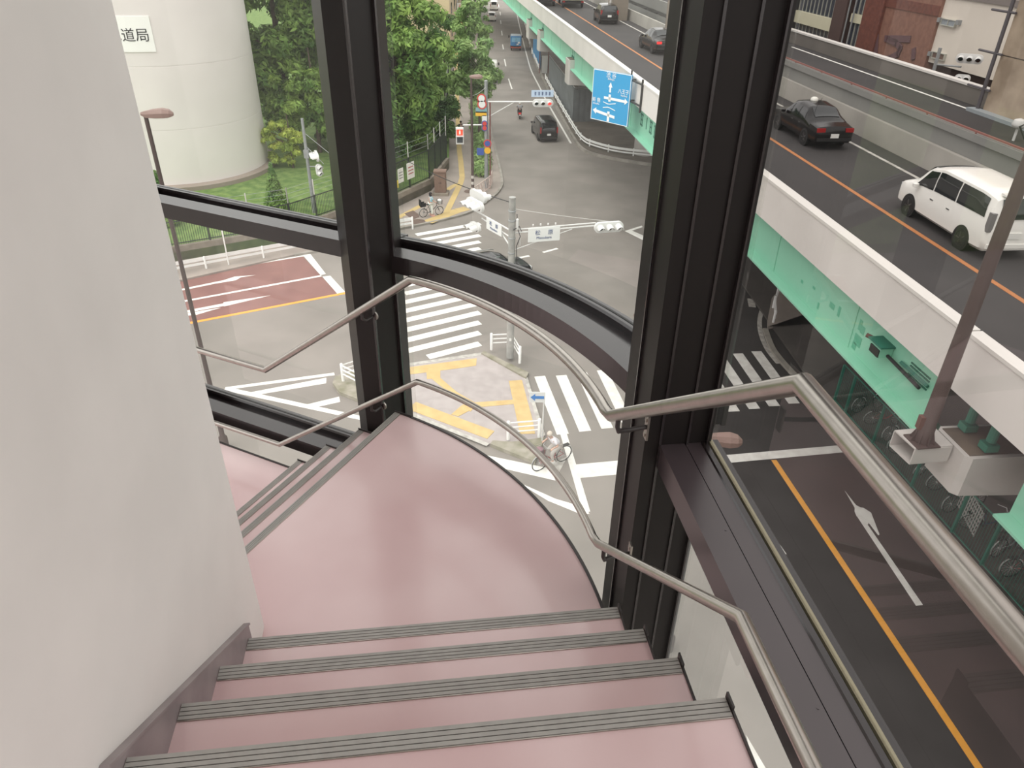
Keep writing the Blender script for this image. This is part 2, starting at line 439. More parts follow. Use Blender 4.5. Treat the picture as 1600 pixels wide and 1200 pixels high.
mullion('trim_1', ml, [[(-.713, 3.357), (-.703, 3.352), (-.697, 3.365), (-.707, 3.372)], [(-.622, 3.495), (-.606, 3.488), (-.600, 3.500), (-.615, 3.508)]],
        'dark bronze mullion between the left and curved windows')
q = onplane(338, 690, MV.x, MV.y, E0+.40); dq = q.x*DV.x+q.y*DV.y
mullion('trim_3', [dm(dq, .10), dm(dq+.14, .10), dm(dq+.14, .40), dm(dq, .40)], [], 'far dark mullion peeking out behind the white core wall')

# ceiling of the stair tower, out of sight above
cpoly = [wn(-2.2, .30), wn(1.95, .30)]+arc(GC, 2.30, 14, 66, 20)+[dm(2.0, .46), dm(4.9, .46), (-4.6, -2.0)]
MB().prism(cpoly, TOPZ, TOPZ+.3).build('ceiling', M_WALL, kind='structure')
# ================================================================== STREET LEVEL
M_ASPH = mat('worn_asphalt', (138, 132, 126), .88, rgb2=(123, 118, 112), scale=.35, detail=8)
M_ASPH_SHADE = mat('dark_shaded_asphalt', (62, 59, 58), .88, rgb2=(53, 50, 49), scale=.6, detail=8)  # asphalt colour darkened to hold the shade between tower and viaduct
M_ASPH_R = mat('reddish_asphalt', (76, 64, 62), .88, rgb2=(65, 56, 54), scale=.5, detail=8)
M_RED = mat('red_brown_lane_pavement', (134, 94, 88), .85, rgb2=(122, 84, 79), scale=.8, detail=6)
M_PAINT = mat('white_road_paint', (236, 235, 230), .7, rgb2=(214, 212, 206), scale=2.5, detail=8)
M_PAINT_O = mat('worn_white_paint', (196, 193, 186), .75, rgb2=(160, 156, 150), scale=4, detail=8)
M_YEL = mat('orange_yellow_road_paint', (226, 160, 62), .7, var=.05)
M_TACT = mat('yellow_tactile_paving', (206, 180, 126), .8, rgb2=(194, 166, 112), scale=2.0)
M_TACT_F = mat('faded_yellow_tactile_paving', (196, 172, 118), .8, rgb2=(182, 160, 112), scale=1.0)
M_PAVE = mat('grey_pink_paving', (176, 168, 166), .85, rgb2=(164, 156, 154), scale=2.2)
M_WALK = mat('grey_beige_pavement', (156, 146, 138), .85, rgb2=(142, 133, 126), scale=.8, detail=6)
M_KERB = mat('concrete_kerb', (158, 153, 145), .85, rgb2=(132, 128, 120), scale=1.5, detail=6)
M_MOSS = mat('mossy_kerb_concrete', (164, 158, 146), .9, rgb2=(122, 120, 98), scale=2.0, detail=6)
M_CONC = mat('stained_concrete', (150, 141, 128), .9, rgb2=(112, 104, 94), scale=1.0, detail=8)
M_WHITE = mat('white_painted_steel', (214, 214, 212), .45)
M_GALV = mat('galvanised_steel', (150, 153, 154), .5, metal=.3, var=.08, scale=6)
M_BROWN = mat('brown_painted_steel', (74, 59, 56), .5, var=.05)
M_DARK = mat('black_painted_steel', (36, 38, 36), .5)
M_IRON = mat('rusty_cast_iron', (104, 88, 80), .75, var=.15, scale=8)
M_GRASS = mat('lawn_grass', (114, 136, 74), .95, rgb2=(80, 108, 52), scale=1.6, detail=8)
S = dict(kind='structure')

MB().box((0, 110, -.15), (420, 420, .3)).build('road', M_ASPH, **S)

_lift = 0.0
def gp2(p): q = at(p[0], p[1], 0.0); return (q.x, q.y)
def patch(name, pts, m, z0=.0, z1=.006, zref=0.0, **k):
    global _lift
    _lift = (_lift+.0006) % .004; z1 += _lift
    poly = [at(p[0], p[1], zref) for p in pts]
    return MB().prism(poly, z0, z1).build(name, m, **k)
def ext(p, q, t):
    """the pixel-free continuation: world point beyond q on the line p-q"""
    a, b = Vector(gp2(p)), Vector(gp2(q)); r = b+(b-a)*t; return (r.x, r.y)
def seg(mb, a, b, wd, z1=.006, z0=0.0):
    a = Vector((a[0], a[1])); b = Vector((b[0], b[1])); u = (b-a).normalized(); s = Vector((-u.y, u.x))*wd/2
    mb.prism([a-s, b-s, b+s, a+s], z0, z1); return mb
def line(name, pts, wd, m=None, label=None, **k):
    global _lift
    _lift = (_lift+.0007) % .004
    mb = MB(); P = [gp2(p) for p in pts]
    if len(P) == 2: seg(mb, P[0], P[1], wd, .012+_lift)
    else:
        V = [Vector(p) for p in P]; nr = []
        for i in range(len(V)):
            t = (V[min(i+1, len(V)-1)]-V[max(i-1, 0)]).normalized(); nr.append((-t.y, t.x))
        mb.sweep(P, nr, [(-wd/2, 0), (wd/2, 0), (wd/2, .012), (-wd/2, .012)])
    o = mb.build(name, m or M_PAINT, **S)
    if label: o['label'] = label
    return o
def smooth(pts, k=6):
    """Catmull-Rom through plan points"""
    P = [Vector(p) for p in pts]; out = []
    for i in range(len(P)-1):
        p0, p1, p2, p3 = P[max(i-1, 0)], P[i], P[i+1], P[min(i+2, len(P)-1)]
        for j in range(k):
            t = j/k; out.append(.5*((2*p1)+(p2-p0)*t+(2*p0-5*p1+4*p2-p3)*t*t+(3*p1-p0-3*p2+p3)*t**3))
    out.append(P[-1]); return out

# --- left road: red-brown lanes
tl, tr_ = ext((473, 400), (273, 433.5), 1.2), gp2((473, 400.5)); bl, br_ = ext((525, 459), (290, 505), 1.2), gp2((527, 458.5))
MB().prism([tl, tr_, br_, bl], 0, .003).build('road_surface', M_RED, **S)
def ll_(name, p, q, wd, m, lab): seg(MB(), ext(q, p, 1.2), gp2(q), wd, .008).build(name, m, kind='structure', label=lab)
ll_('edge_line', (272.5, 433.5), (476, 399.5), .16, M_PAINT, 'white edge line above the red-brown lanes')
ll_('lane_line', (281, 472), (502, 431), .20, M_PAINT, 'white line between the two red-brown lanes')
ll_('centre_line', (290, 506), (550, 456), .22, M_YEL, 'orange-yellow line below the red-brown lanes')
mb = MB()
for pts in (((473, 398.5), (485, 397), (509, 428), (501, 430)), ((504, 432.5), (516, 431), (539, 456), (527, 459))): mb.prism([gp2(p) for p in pts], 0, .009)
mb.build('stop_line', M_PAINT, kind='structure', label='broad white stop line of the red-brown lanes')
def Z6(x, y): return (240+x/4, 260+y/4)
def arrow(pieces, lab, z1=.009):
    mb = MB()
    for i, pts in enumerate(pieces): mb.prism([gp2(p) for p in pts], 0, z1+.0012*i)
    return mb.build('road_arrow', M_PAINT, kind='structure', label=lab)
arrow([[Z6(60, 790), Z6(60, 800), Z6(510, 708), Z6(505, 698)], [Z6(360, 738), Z6(505, 690), Z6(540, 687), Z6(635, 680), Z6(545, 694), Z6(515, 712)]], 'white straight arrow in the upper red-brown lane')
arrow([[Z6(60, 930), Z6(60, 942), Z6(445, 872), Z6(440, 856)], [Z6(437, 850), Z6(730, 807), Z6(440, 876)], [Z6(170, 924), Z6(420, 884), Z6(270, 928), Z6(180, 936)]], 'white straight and turning arrow in the lower red-brown lane')

# --- white guide triangle left of the island
line('edge_line', [(352, 607.5), (522.5, 584.5)], .22, label='upper side of the white guide triangle beside the island')
line('edge_line', [(352, 607.5), (590, 659)], .26, label='lower side of the white guide triangle beside the island')
for pts, lab in ((((392, 613), (510, 590.5), (509.5, 599), (405, 616.5)), 'upper hatch bar in the guide triangle'), (((480, 632), (530, 620), (531.5, 628), (496, 636)), 'lower hatch bar in the guide triangle')):
    patch('hatch_bar', pts, M_PAINT, label=lab, **S)

# --- zebra crossing between the far pavement and the island
R0 = Vector(gp2((750, 537))); R1 = Vector(gp2((750, 503.8))); st = (R1-R0)/2
La = Vector(gp2((652, 358))); Lb = Vector(gp2((617, 540)))
u = (Vector(gp2((750, 537)))-Vector(gp2((668, 558)))).normalized()
cnt = int(round((Vector(gp2((735, 345)))-R0).length/st.length))
mb = MB()
for i in range(cnt+1):
    r = R0+st*i
    # left end: where the stripe meets the line La-Lb
    dlt = Lb-La; den = u.x*dlt.y-u.y*dlt.x; t = ((La.x-r.x)*dlt.y-(La.y-r.y)*dlt.x)/den
    l = r+u*t
    if i == 0: l = Vector(gp2((668.5, 558)))
    seg(mb, l, r, .46)
mb.build('crosswalk', M_PAINT, kind='structure', label='long zebra crossing between the far pavement and the island')
# --- zebra crossing from the island to the right
bA, bB = Vector(gp2((879.5, 678.5))), Vector(gp2((1241, 630.5)))
tA, tB = Vector(gp2((883, 606))), Vector(gp2((1182, 549)))
u2 = (Vector(gp2((1182, 549)))-Vector(gp2((1241, 630)))).normalized(); u1 = (Vector(gp2((850, 605)))-Vector(gp2((879.5, 678.5)))).normalized()
n_st = 12
mb = MB()
for i in range(n_st):
    t = i/(n_st-1); b = bA.lerp(bB, t); uu = u1.lerp(u2, t).normalized()
    Lh = 4.25*(1-t)+t*(tB-bB).length
    if i == 0: Lh = (Vector(gp2((852, 587.5)))-bA).length
    seg(mb, b, b+uu*Lh, .48)
mb.build('crosswalk', M_PAINT, kind='structure', label='zebra crossing running right from the island under the column')

# --- lines right of the island
def Z8(x, y): return (740+x/5, 560+y/5)
patch('hatch_bar', [Z8(95, 757), Z8(600, 862), Z8(640, 955), Z8(210, 856)], M_PAINT, label='white bar along the lower kerb of the island', **S)
patch('hatch_bar', [Z8(600, 832), Z8(735, 765), Z8(660, 905)], M_PAINT_O, label='greyish worn triangle under the front wheel of the red bicycle', **S)
line('edge_line', [Z8(703, 592), Z8(882, 1200)], .26, label='white line running from the island towards the stair tower')
line('stop_line', [Z8(795, 884), Z8(1290, 838)], .78, label='white stop line left of the dark column')
patch('hatch_bar', [Z8(330, 960), Z8(640, 1098), Z8(800, 1145), Z8(832, 1082), Z8(905, 1215), Z8(830, 1215), Z8(580, 1112)], M_PAINT, label='pointed white guide marking below the island', **S)
patch('edge_line', [(1166, 1149), (1205, 1215), (1181, 1215)], M_PAINT, label='white sliver of paint below the right window', **S)

# --- right road beside the viaduct
def Y6(x, y): return (1000+x/4, 660+y/4)
oa, ob = gp2((1209, 719)), ext((1209, 719), (1528, 1198), .5)
ra = gp2((1324, 700)); rb = ext((1324, 705), (1508, 923), 1.4)
la_ = gp2((1129, 718)); lb_ = ext((1170, 782), (1280, 968), 1.2)
MB().prism([oa, ra, rb, ob], 0, .003).build('road_surface', M_ASPH_R, **S)
MB().prism([la_, oa, ob, lb_], 0, .003).build('road_surface', M_ASPH_SHADE, **S)
seg(MB(), oa, ob, .20, .008).build('centre_line', M_YEL, kind='structure', label='orange line up the middle of the right-hand road')
seg(MB(), gp2((1324, 705)), rb, .13, .008).build('edge_line', M_PAINT_O, kind='structure', label='worn white edge line beside the viaduct')
patch('stop_line', [Y6(400, 217), Y6(1260, 143), Y6(1300, 185), Y6(400, 268)], M_PAINT, z1=.009, label='white stop line at the head of the right-hand road', **S)
def Z5(x, y): return (1300+x/5.333, 700+y/5.333)
arrow([[Z5(107, 358), Z5(200, 478), Z5(325, 540), Z5(318, 575), Z5(190, 500)], [Z5(190, 492), Z5(262, 500), Z5(325, 540), Z5(300, 640), Z5(270, 610), Z5(205, 570), Z5(188, 530)],
       [Z5(325, 540), Z5(395, 722), Z5(385, 728), Z5(285, 598)], [Z5(205, 565), Z5(275, 610), Z5(757, 1309), Z5(700, 1316)]], 'slim white arrow in the right-hand road by the viaduct', .009)
MB().prism([gp2(p) for p in ((1180, 330), (1125, 420), (1075, 640), (1095, 700), (1135, 775))]+[lb_, rb, (14.2, 16), (13.5, 26), (20, 40), (40, 70), (12, 62)], 0, .0015).build('road_surface', M_ASPH_SHADE, **S)  # sheet with the road's shade in its colour, edge behind column and sill
mb = MB()
mb.prism([gp2(p) for p in ((1170, 782), (1222, 866), (1229, 866))], 0, .008); mb.prism([gp2(p) for p in ((1222, 866), (1224, 865), (1280, 967), (1277, 968))], 0, .008)
mb.build('edge_line', M_PAINT, kind='structure', label='tapering white line just outside the right sill')

# --- junction marks and main road
mb = MB()
mb.prism([gp2(p) for p in ((976, 361), (1003, 352.6), (1004, 355), (984, 361.5))], 0, .008); mb.prism([gp2(p) for p in ((976, 361), (985, 359.5), (1060, 392), (1050, 398))], 0, .0085)
mb.build('turn_marking', M_PAINT, kind='structure', label='white angle mark beside the dark column')
for p, q, lab in (((1018, 348), (1031, 343), 'short dash next to the white angle mark'), ((848.5, 394.5), (871, 388.5), 'dash in the junction under the name sign'), ((800, 405), (827, 400), 'dash beside the galvanised signal pole'), ((640, 258+0), (640, 258), None)):
    if lab: line('lane_line', [p, q], .2, label=lab)
main_dash = [((778.8, 7), (779.7, 11.5)), ((781.2, 18.7), (782, 24)), ((782.1, 32), (782.9, 37.5)), ((783.7, 48), (784.7, 55.5)), ((785.3, 69.5), (786.6, 77)), ((788.2, 92.5), (790.5, 103.5)), ((794.5, 123), (799.8, 139))]
for i, (p, q) in enumerate(main_dash):
    line('lane_line', [p, q], .16, label='dash %s on the road leading away' % ['farthest', 'second farthest', 'third farthest', 'level with the blue truck', 'below the blue truck', 'long, below the white van', 'nearest, above the hanging signal'][i])
kerb_px = [(795, 0), (805, 12.5), (811, 37.5), (817.5, 65), (823.5, 88), (830, 110), (842.5, 135), (853, 156), (869, 184), (892, 224), (910, 243), (940, 252), (980, 259), (1030, 266), (1080, 272)]
kp = [gp2(p) for p in kerb_px]
def curve(name, pts, wd, z0, z1, m, **k):
    P = smooth(pts); nr = []
    for i in range(len(P)):
        t = (P[min(i+1, len(P)-1)]-P[max(i-1, 0)]).normalized(); nr.append((-t.y, t.x))
    return MB().sweep([tuple(p) for p in P], nr, [(-wd/2, z0), (wd/2, z0), (wd/2, z1), (-wd/2, z1)]).build(name, m, **k)
curve('edge_line', [kp[0]]+kp[1:10], .18, 0, .007, M_PAINT, kind='structure', label='white edge line along the viaduct side of the main road')
# median under the viaduct: kerb and dark ground
med = [(1055, 0-0), (840, 0)]
kl = [gp2(p) for p in ((812, 0), (818, 20), (826, 55), (836, 95), (849, 125), (868, 165), (893, 212), (912, 236), (944, 247), (985, 254.5), (1035, 262), (1085, 268))]
far = [gp2((1100, 255)), (30, 70), (22, 120), (8, 165)]
sm = [tuple(p) for p in smooth(kl)]
MB().prism(sm+far, 0, .18).build('median', mat('dusty_bare_ground', (112, 104, 96), .95, rgb2=(92, 86, 78), scale=.5, detail=8), kind='structure', label='bare ground under the viaduct behind the kerb')
curve('kerb', kl, .22, 0, .22, M_KERB, kind='structure', label='concrete kerb curving under the viaduct')

# nose of the pavement right of the column
cor = [gp2(p) for p in ((1222, 446), (1204, 458), (1193, 478), (1187, 500), (1189, 522), (1199, 546), (1216, 568), (1240, 590))]
curve('edge_line', cor[:7], .22, 0, .007, M_PAINT_O, kind='structure', label='curved white line round the pavement corner behind the column')
nose = [gp2(p) for p in ((1225, 447), (1205, 470), (1199, 500), (1199, 515), (1280, 500), (1330, 470))]
MB().prism(nose+[(23, 28), (20, 34)], 0, .16).build('pavement', M_WALK, kind='structure', label='dim pavement corner under the viaduct')
for p, q, lab in (((1174, 419.5), (1175, 429), 'upper of three dashes right of the column'), ((1171.5, 441), (1172, 454), 'middle of three dashes right of the column'), ((1173, 467), (1175.5, 480), 'lower of three dashes right of the column')):
    line('lane_line', [p, q], .36, M_PAINT_O, lab)
curve('kerb', [gp2(p) for p in ((1195, 516), (1206, 545), (1222, 567), (1243, 590))], .25, 0, .12, M_KERB, kind='structure', label='kerb between the crossing and the dark lane')

# --- island with tactile paving
def Z7(x, y): return (500+x/4, 440+y/4)
isl = [(519.5, 598), (524, 588), (540, 581), (620, 570.5), (752, 551), (756, 548), (826, 582), (822, 590), (850, 681), (836, 721), (766, 693), (700, 668), (630, 640), (560, 624), (530, 612)]
mb = MB().prism([at(*p, .08) for p in isl], 0, .08)
mb.build('traffic_island', M_PAVE, kind='structure', label='paved traffic island with yellow tactile strips')
mb = MB()
for c in ([(519.5, 598), (524, 588), (545, 580), (575, 577), (585, 632), (560, 624), (530, 612)], [(752, 551), (756, 548), (826, 582), (822, 590)], [(766, 693), (770, 688), (800, 690), (851, 683), (836, 721), (800, 707)]):
    mb.prism([at(*p, .16) for p in c], 0, .16)
mb.build('kerb', M_MOSS, kind='structure', label='raised mossy corner kerbs of the island')
mb = MB()
for c in ([(620, 574.5), (620, 570), (752, 551), (752, 555)], [(819, 590), (824, 589), (852, 680), (846, 682)], [(626, 643), (632, 640), (765, 693), (760, 697)]):
    mb.prism([at(*p, .085) for p in c], .08, .09)
mb.build('ramp_strip', M_PAINT_O, kind='structure', label='pale ribbed ramp strips on the edges of the island')
mb = MB(); _k = 0
for c in ([Z7(480, 545), Z7(980, 478), Z7(976, 524), Z7(885, 538), Z7(750, 556), Z7(495, 588)], [Z7(665, 560), Z7(752, 550), Z7(752, 604), Z7(668, 608)], [Z7(690, 600), Z7(745, 595), Z7(855, 690), Z7(985, 765), Z7(940, 812), Z7(905, 790), Z7(895, 765)],
          [Z7(1180, 620), Z7(1262, 615), Z7(1330, 870), Z7(1345, 950), Z7(1250, 952)], [Z7(970, 755), Z7(1212, 738), Z7(1216, 764), Z7(985, 785)], [Z7(600, 752), Z7(1090, 935), Z7(1045, 982), Z7(545, 796)], [Z7(890, 770), Z7(945, 800), Z7(865, 842), Z7(820, 830)]):
    mb.prism([at(*p, .09) for p in c], .08, .09+.0012*_k); _k += 1
mb.build('tactile_paving', M_TACT, kind='structure', label='yellow tactile strips on the island')

# --- far pavement with its tactile line
wk = [(748, 0), (752, 40), (757, 90), (762, 150), (766, 200), (774, 235), (784, 280), (781, 297), (766, 312), (736, 332), (700, 343), (655, 353), (600, 364), (545, 384), (460, 400), (300, 436)]
side = [gp2(p) for p in wk]; lw = ext(wk[-2], wk[-1], .5)
wall_base = [(708, 0), (707, 60), (704, 130), (702, 190), (702, 265), (674, 300), (612, 330), (537, 349), (460, 378), (267, 412)]
wb = [gp2(p) for p in wall_base]; lb2 = ext(wall_base[-2], wall_base[-1], .6)
MB().prism(side+[lw, lb2]+wb[::-1], 0, .10).build('pavement', M_WALK, kind='structure', label='far pavement running away beside the wooded fence')
curve('kerb', side[3:-1], .18, 0, .13, M_KERB, kind='structure', label='kerb of the far pavement')
def tact(pts, wd, lab):
    mb = MB(); P = [at(*p, .1) for p in pts]
    for i, (a, b) in enumerate(zip(P[:-1], P[1:])): seg(mb, a, b, wd, .108+.0008*i, .1)
    mb.build('tactile_paving', M_TACT_F, kind='structure', label=lab)
def Z3(x, y): return (580+x/5.333, 180+y/5.333)
tact([(713, 0), (713, 60), (713.5, 120), (715.5, 180), Z3(722, 110), Z3(735, 300), Z3(748, 400), Z3(758, 520), Z3(745, 565), Z3(690, 680), Z3(625, 815)], .42, 'yellow tactile line up the far pavement')
tact([Z3(750, 565), Z3(690, 585), Z3(580, 660)], .4, 'side branch of the yellow tactile line')
tact([Z3(470, 890), Z3(720, 795), Z3(800, 775)], .8, 'yellow tactile patch at the zebra crossing')
tact([Z3(190, 870), Z3(290, 820), Z3(440, 740)], .4, 'tactile line behind the guard rail')
for px, py, r, lab in ((Z3(825, 635)[0], Z3(825, 635)[1], .45, 'round manhole on the far pavement'), (Z3(388, 888)[0], Z3(388, 888)[1], .5, 'oval manhole by the end of the guard rail'), (1005, 494, .5, 'manhole in the junction left of the column')):
    q = at(px, py, .1); zz = 0 if px > 900 else .1
    q = at(px, py, zz)
    tag(MB().lathe((q.x, q.y, zz), [(0, 0), (r, 0), (r, .012), (0, .012)], 20).build('manhole_cover', M_IRON), lab, 'manhole')
patch('access_cover', [Z3(275, 820), Z3(350, 795), Z3(400, 830), Z3(400, 850), Z3(345, 870)], M_IRON, .1, .112, .1, label='brown access cover plate beside the parked bicycle', category='cover')
# ================================================================== LEFT: WATER TANK, LAWN, FENCE, TREES
# lawn behind the low wall
MB().prism([wb[-1], wb[-2], wb[-3], wb[-4], wb[-5], wb[-6], wb[-7], wb[-8], wb[-9], wb[-10], (-40, 260), (-70, 200), (-70, 30), lb2], -.1, .6).build('lawn', M_GRASS, kind='structure', label='grass lawn behind the low concrete wall')
def walls(name, pts, h, th, m, lab):
    P = [Vector(p) for p in pts]; nr = []
    for i in range(len(P)):
        t = (P[min(i+1, len(P)-1)]-P[max(i-1, 0)]).normalized(); nr.append((-t.y, t.x))
    return MB().sweep([tuple(p) for p in P], nr, [(0, 0), (th, 0), (th, h), (0, h)]).build(name, m, kind='structure', label=lab)
walls('low_wall', [wb[4], wb[5], wb[6], wb[7], wb[8], wb[9], lb2], .94, -.25, M_CONC, 'low stained concrete wall along the pavement')
walls('low_wall', [wb[0], wb[1], wb[2], wb[3], wb[4]], .5, -.25, M_CONC, 'low wall beside the far pavement')

# cylindrical tank
_A = at(270, 297, .6); _T = at(421, 251, .6); rv = Vector((_T.x, _T.y)).normalized(); pv = Vector((-rv.y, rv.x))
_dA = Vector((_A.x-_T.x, _A.y-_T.y)); TR = _dA.length_squared/(2*_dA.dot(pv)); TCx, TCy = _T.x+pv.x*TR, _T.y+pv.y*TR
M_TANK = mat('white_painted_concrete_tank', (226, 220, 217), .75, rgb2=(218, 212, 209), scale=.25)
tk = empty('water_tank', (TCx, TCy, .6), 'huge white round water tank with a sign, behind the lawn', 'tank')
MB().lathe((TCx, TCy, .6), [(TR, .35), (TR, 4.0), (TR-.015, 4.0), (TR-.015, 4.06), (TR, 4.06), (TR, 8.0), (TR-.015, 8.0), (TR-.015, 8.06), (TR, 8.06), (TR, 12.2), (TR-.015, 12.2), (TR-.015, 12.26), (TR, 12.26), (TR, 17.3)], 220).build('shell', M_TANK, tk, smooth=25)
MB().lathe((TCx, TCy, .6), [(TR+.55, -.6), (TR+.55, .28), (TR+.45, .36), (TR, .36), (TR, -.6)], 200).build('plinth', mat('brown_grey_plinth', (150, 138, 128), .85, var=.06, scale=.6), tk, smooth=25)
MB().lathe((TCx, TCy, .6), [(TR, 17.3), (TR+.25, 17.3), (TR+.25, 17.9), (TR-.5, 17.9)], 200).build('rim', mat('grey_concrete_rim', (150, 147, 144), .8), tk, smooth=25)
def oncyl(px, py, r):
    v = ray(px, py); o = Vector((0, 0, CZ)); dx, dy = o.x-TCx, o.y-TCy
    a = v.x*v.x+v.y*v.y; b = 2*(dx*v.x+dy*v.y); c = dx*dx+dy*dy-r*r; t = (-b-math.sqrt(b*b-4*a*c))/(2*a); return o+v*t
p1 = oncyl(232, 25, TR+.05); p2 = oncyl(243, 81, TR+.05); a1 = math.atan2(p1.y-TCy, p1.x-TCx); zt_, zb_ = p1.z, p2.z
p3 = oncyl(189, 88, TR+.05); da_ = math.atan2(p3.y-TCy, p3.x-TCx)-a1
sw = 7.2/TR
sg = MB().sweep([(TCx+TR*math.cos(a1-sw*i/16), TCy+TR*math.sin(a1-sw*i/16)) for i in range(17)], [(math.cos(a1-sw*i/16), math.sin(a1-sw*i/16)) for i in range(17)], [(.0, zb_), (.05, zb_), (.05, zt_), (0, zt_)]).build('sign_board', mat('white_sign_board', (240, 240, 236), .6), tk, smooth=30)
vs, fs = text_mesh('水道局', .84, .01, 'RIGHT')
ptx = oncyl(234, 56, TR+.05); aR = math.atan2(ptx.y-TCy, ptx.x-TCx); zc_ = ptx.z
MB().add([(TCx+(TR+.055-v[1])*math.cos(aR+v[0]/TR), TCy+(TR+.055-v[1])*math.sin(aR+v[0]/TR), zc_+v[2]) for v in vs], fs).build('lettering', mat('black_lettering', (52, 52, 54), .6), sg)

# fence of black bars with pale angled arms carrying wires
M_FENCE = mat('black_fence_bars', (40, 46, 42), .5)
M_POLE_W = mat('pale_grey_post', (196, 194, 188), .6)
def bar_fence(pts, z0, zt, lab, step, bars=.125, arm=1.0, wires=True, name='bar_fence'):
    P = [Vector(p) for p in pts]; c = P[0]
    o = empty(name, (c.x, c.y, z0), lab, 'fence', 'fences of black bars on the low wall')
    mb = MB(); cum = []
    for a, b in zip(P[:-1], P[1:]):
        L = (b-a).length; u = (b-a)/L; rz = math.atan2(u.y, u.x); m_ = (a+b)/2
        for zz in (z0+.12, zt-.03): mb.box((m_.x, m_.y, zz), (L, .04, .05), rz)
        k = int(L/bars)
        for i in range(k):
            q = a+u*(L*(i+.5)/k); mb.box((q.x, q.y, (z0+zt)/2+.02), (.022, .022, zt-z0), rz)
        n = max(1, int(round(L/step)))
        for i in range(n+1):
            q = a+u*(L*i/n); cum.append((q, u, rz))
    mb.build('bar_panel', M_FENCE, o)
    for q, u, rz in cum:
        MB().box((q.x, q.y, (z0+zt)/2), (.07, .07, zt-z0+.1), rz).build('post', M_FENCE, o)
        MB().tube([(q.x, q.y, zt-.05), (q.x, q.y, zt+arm)], .035, 6).build('extension_post', M_POLE_W, o)
    if wires:
        mb = MB()
        for k in range(3):
            for (q, _, _), (q2, _, _) in zip(cum[:-1], cum[1:]): mb.tube([(q.x, q.y, zt+arm*(.3+.3*k)), (q2.x, q2.y, zt+arm*(.3+.3*k))], .008, 4)
        mb.build('wire', M_GALV, o)
    return o
off = lambda p, d: (p[0]+d[0], p[1]+d[1])
bar_fence([off(wb[6], (-.1, .15)), off(wb[7], (-.08, .15)), off(wb[8], (-.08, .15)), off(wb[9], (-.08, .15)), off(lb2, (-.08, .15))], .94, 2.35, 'black bar fence in front of the lawn and the white tank', 2.6)
bar_fence([off(wb[4], (-.2, .05)), off(wb[5], (-.12, .15)), off(wb[6], (-.12, .15))], .94, 3.0, 'black bar fence at the corner, with two notice boards', 2.2, arm=1.1)
bar_fence([off(wb[2], (-.2, 0)), off(wb[3], (-.2, 0)), off(wb[4], (-.2, 0))], .5, 2.6, 'black bar fence under the trees along the far pavement', 6.0, bars=.2)
# notice boards hung on the corner fence
M_BOARD = mat('white_notice_board', (226, 224, 218), .6)
fd = (Vector(wb[5])-Vector(wb[6])).normalized()
def board(px, py, w, h, lab, m=M_BOARD, marks=True, name='notice_board'):
    q = onplane(px, py, -fd.y, fd.x, -fd.y*wb[6][0]+fd.x*wb[6][1]+.02); q = q+Vector((fd.y, -fd.x, 0))*.06
    o = empty(name, q, lab, 'sign')
    MB().box(q, (w, .03, h), math.atan2(fd.y, fd.x)).build('panel', m, o)
    if marks:
        mb = MB()
        for i in range(3): mb.box(q+Vector((fd.y, -fd.x, 0))*.018+Vector((0, 0, h*(.22-.2*i))), (w*.7, .006, h*.06), math.atan2(fd.y, fd.x))
        mb.build('printed_lines', mat('dull_red_print' if w > .8 else 'grey_print', (170, 90, 84) if w > .8 else (130, 130, 130), .7), o)
board(625, 274, .62, .95, 'smaller white notice board on the corner fence')
board(640.5, 266, .85, 1.1, 'larger white notice board with red print on the corner fence')
board(619, 288, .34, .5, 'small yellow tag on the fence below the notice boards', mat('yellow_plate', (222, 200, 70), .6), False, 'plate')

# guard rail along the left road
M_RAIL = mat('white_guard_rail', (236, 236, 234), .4)
def guard(pts, lab, h=.75, step=3.0, name='guard_rail', beams=((.78, .20), (.48, .13)), end_post=True):
    P = [Vector(p) for p in pts]; o = empty(name, (P[0].x, P[0].y, 0), lab, 'guard rail')
    nr = []
    for i in range(len(P)):
        t = (P[min(i+1, len(P)-1)]-P[max(i-1, 0)]).normalized(); nr.append((t.y, -t.x))
    for z, t in beams:
        MB().sweep([tuple(p) for p in P], nr, [(.06, z-t), (.085, z-t*.75), (.06, z-t*.5), (.085, z-t*.25), (.06, z), (.04, z), (.04, z-t)]).build('beam', M_RAIL, o)
    L = sum((b-a).length for a, b in zip(P[:-1], P[1:])); k = int(L/step); acc = 0; j = 0
    for i in range(k+1):
        s_ = L*i/k; aa = 0
        for a, b in zip(P[:-1], P[1:]):
            l = (b-a).length
            if s_ <= aa+l+1e-6: q = a+(b-a)*((s_-aa)/l); break
            aa += l
        MB().lathe((q.x, q.y, 0), [(.057, 0), (.057, h+.04), (.04, h+.08), (0, h+.09)], 10).build('post', M_RAIL, o, smooth=40)
    return o
guard([gp2((645, 358)), gp2((545, 377)), gp2((457, 397)), gp2((318, 423)), ext((457, 397), (318, 423), .6)], 'white two-beam guard rail in front of the low wall', step=3.2)
tag(MB().tube([at(358, 416, 0), at(347.5, 357, 0)*0+Vector((*gp2((358, 416)), 2.6))], .04, 8).build('marker_post', M_RAIL), 'thin white post standing up through the guard rail', 'post')

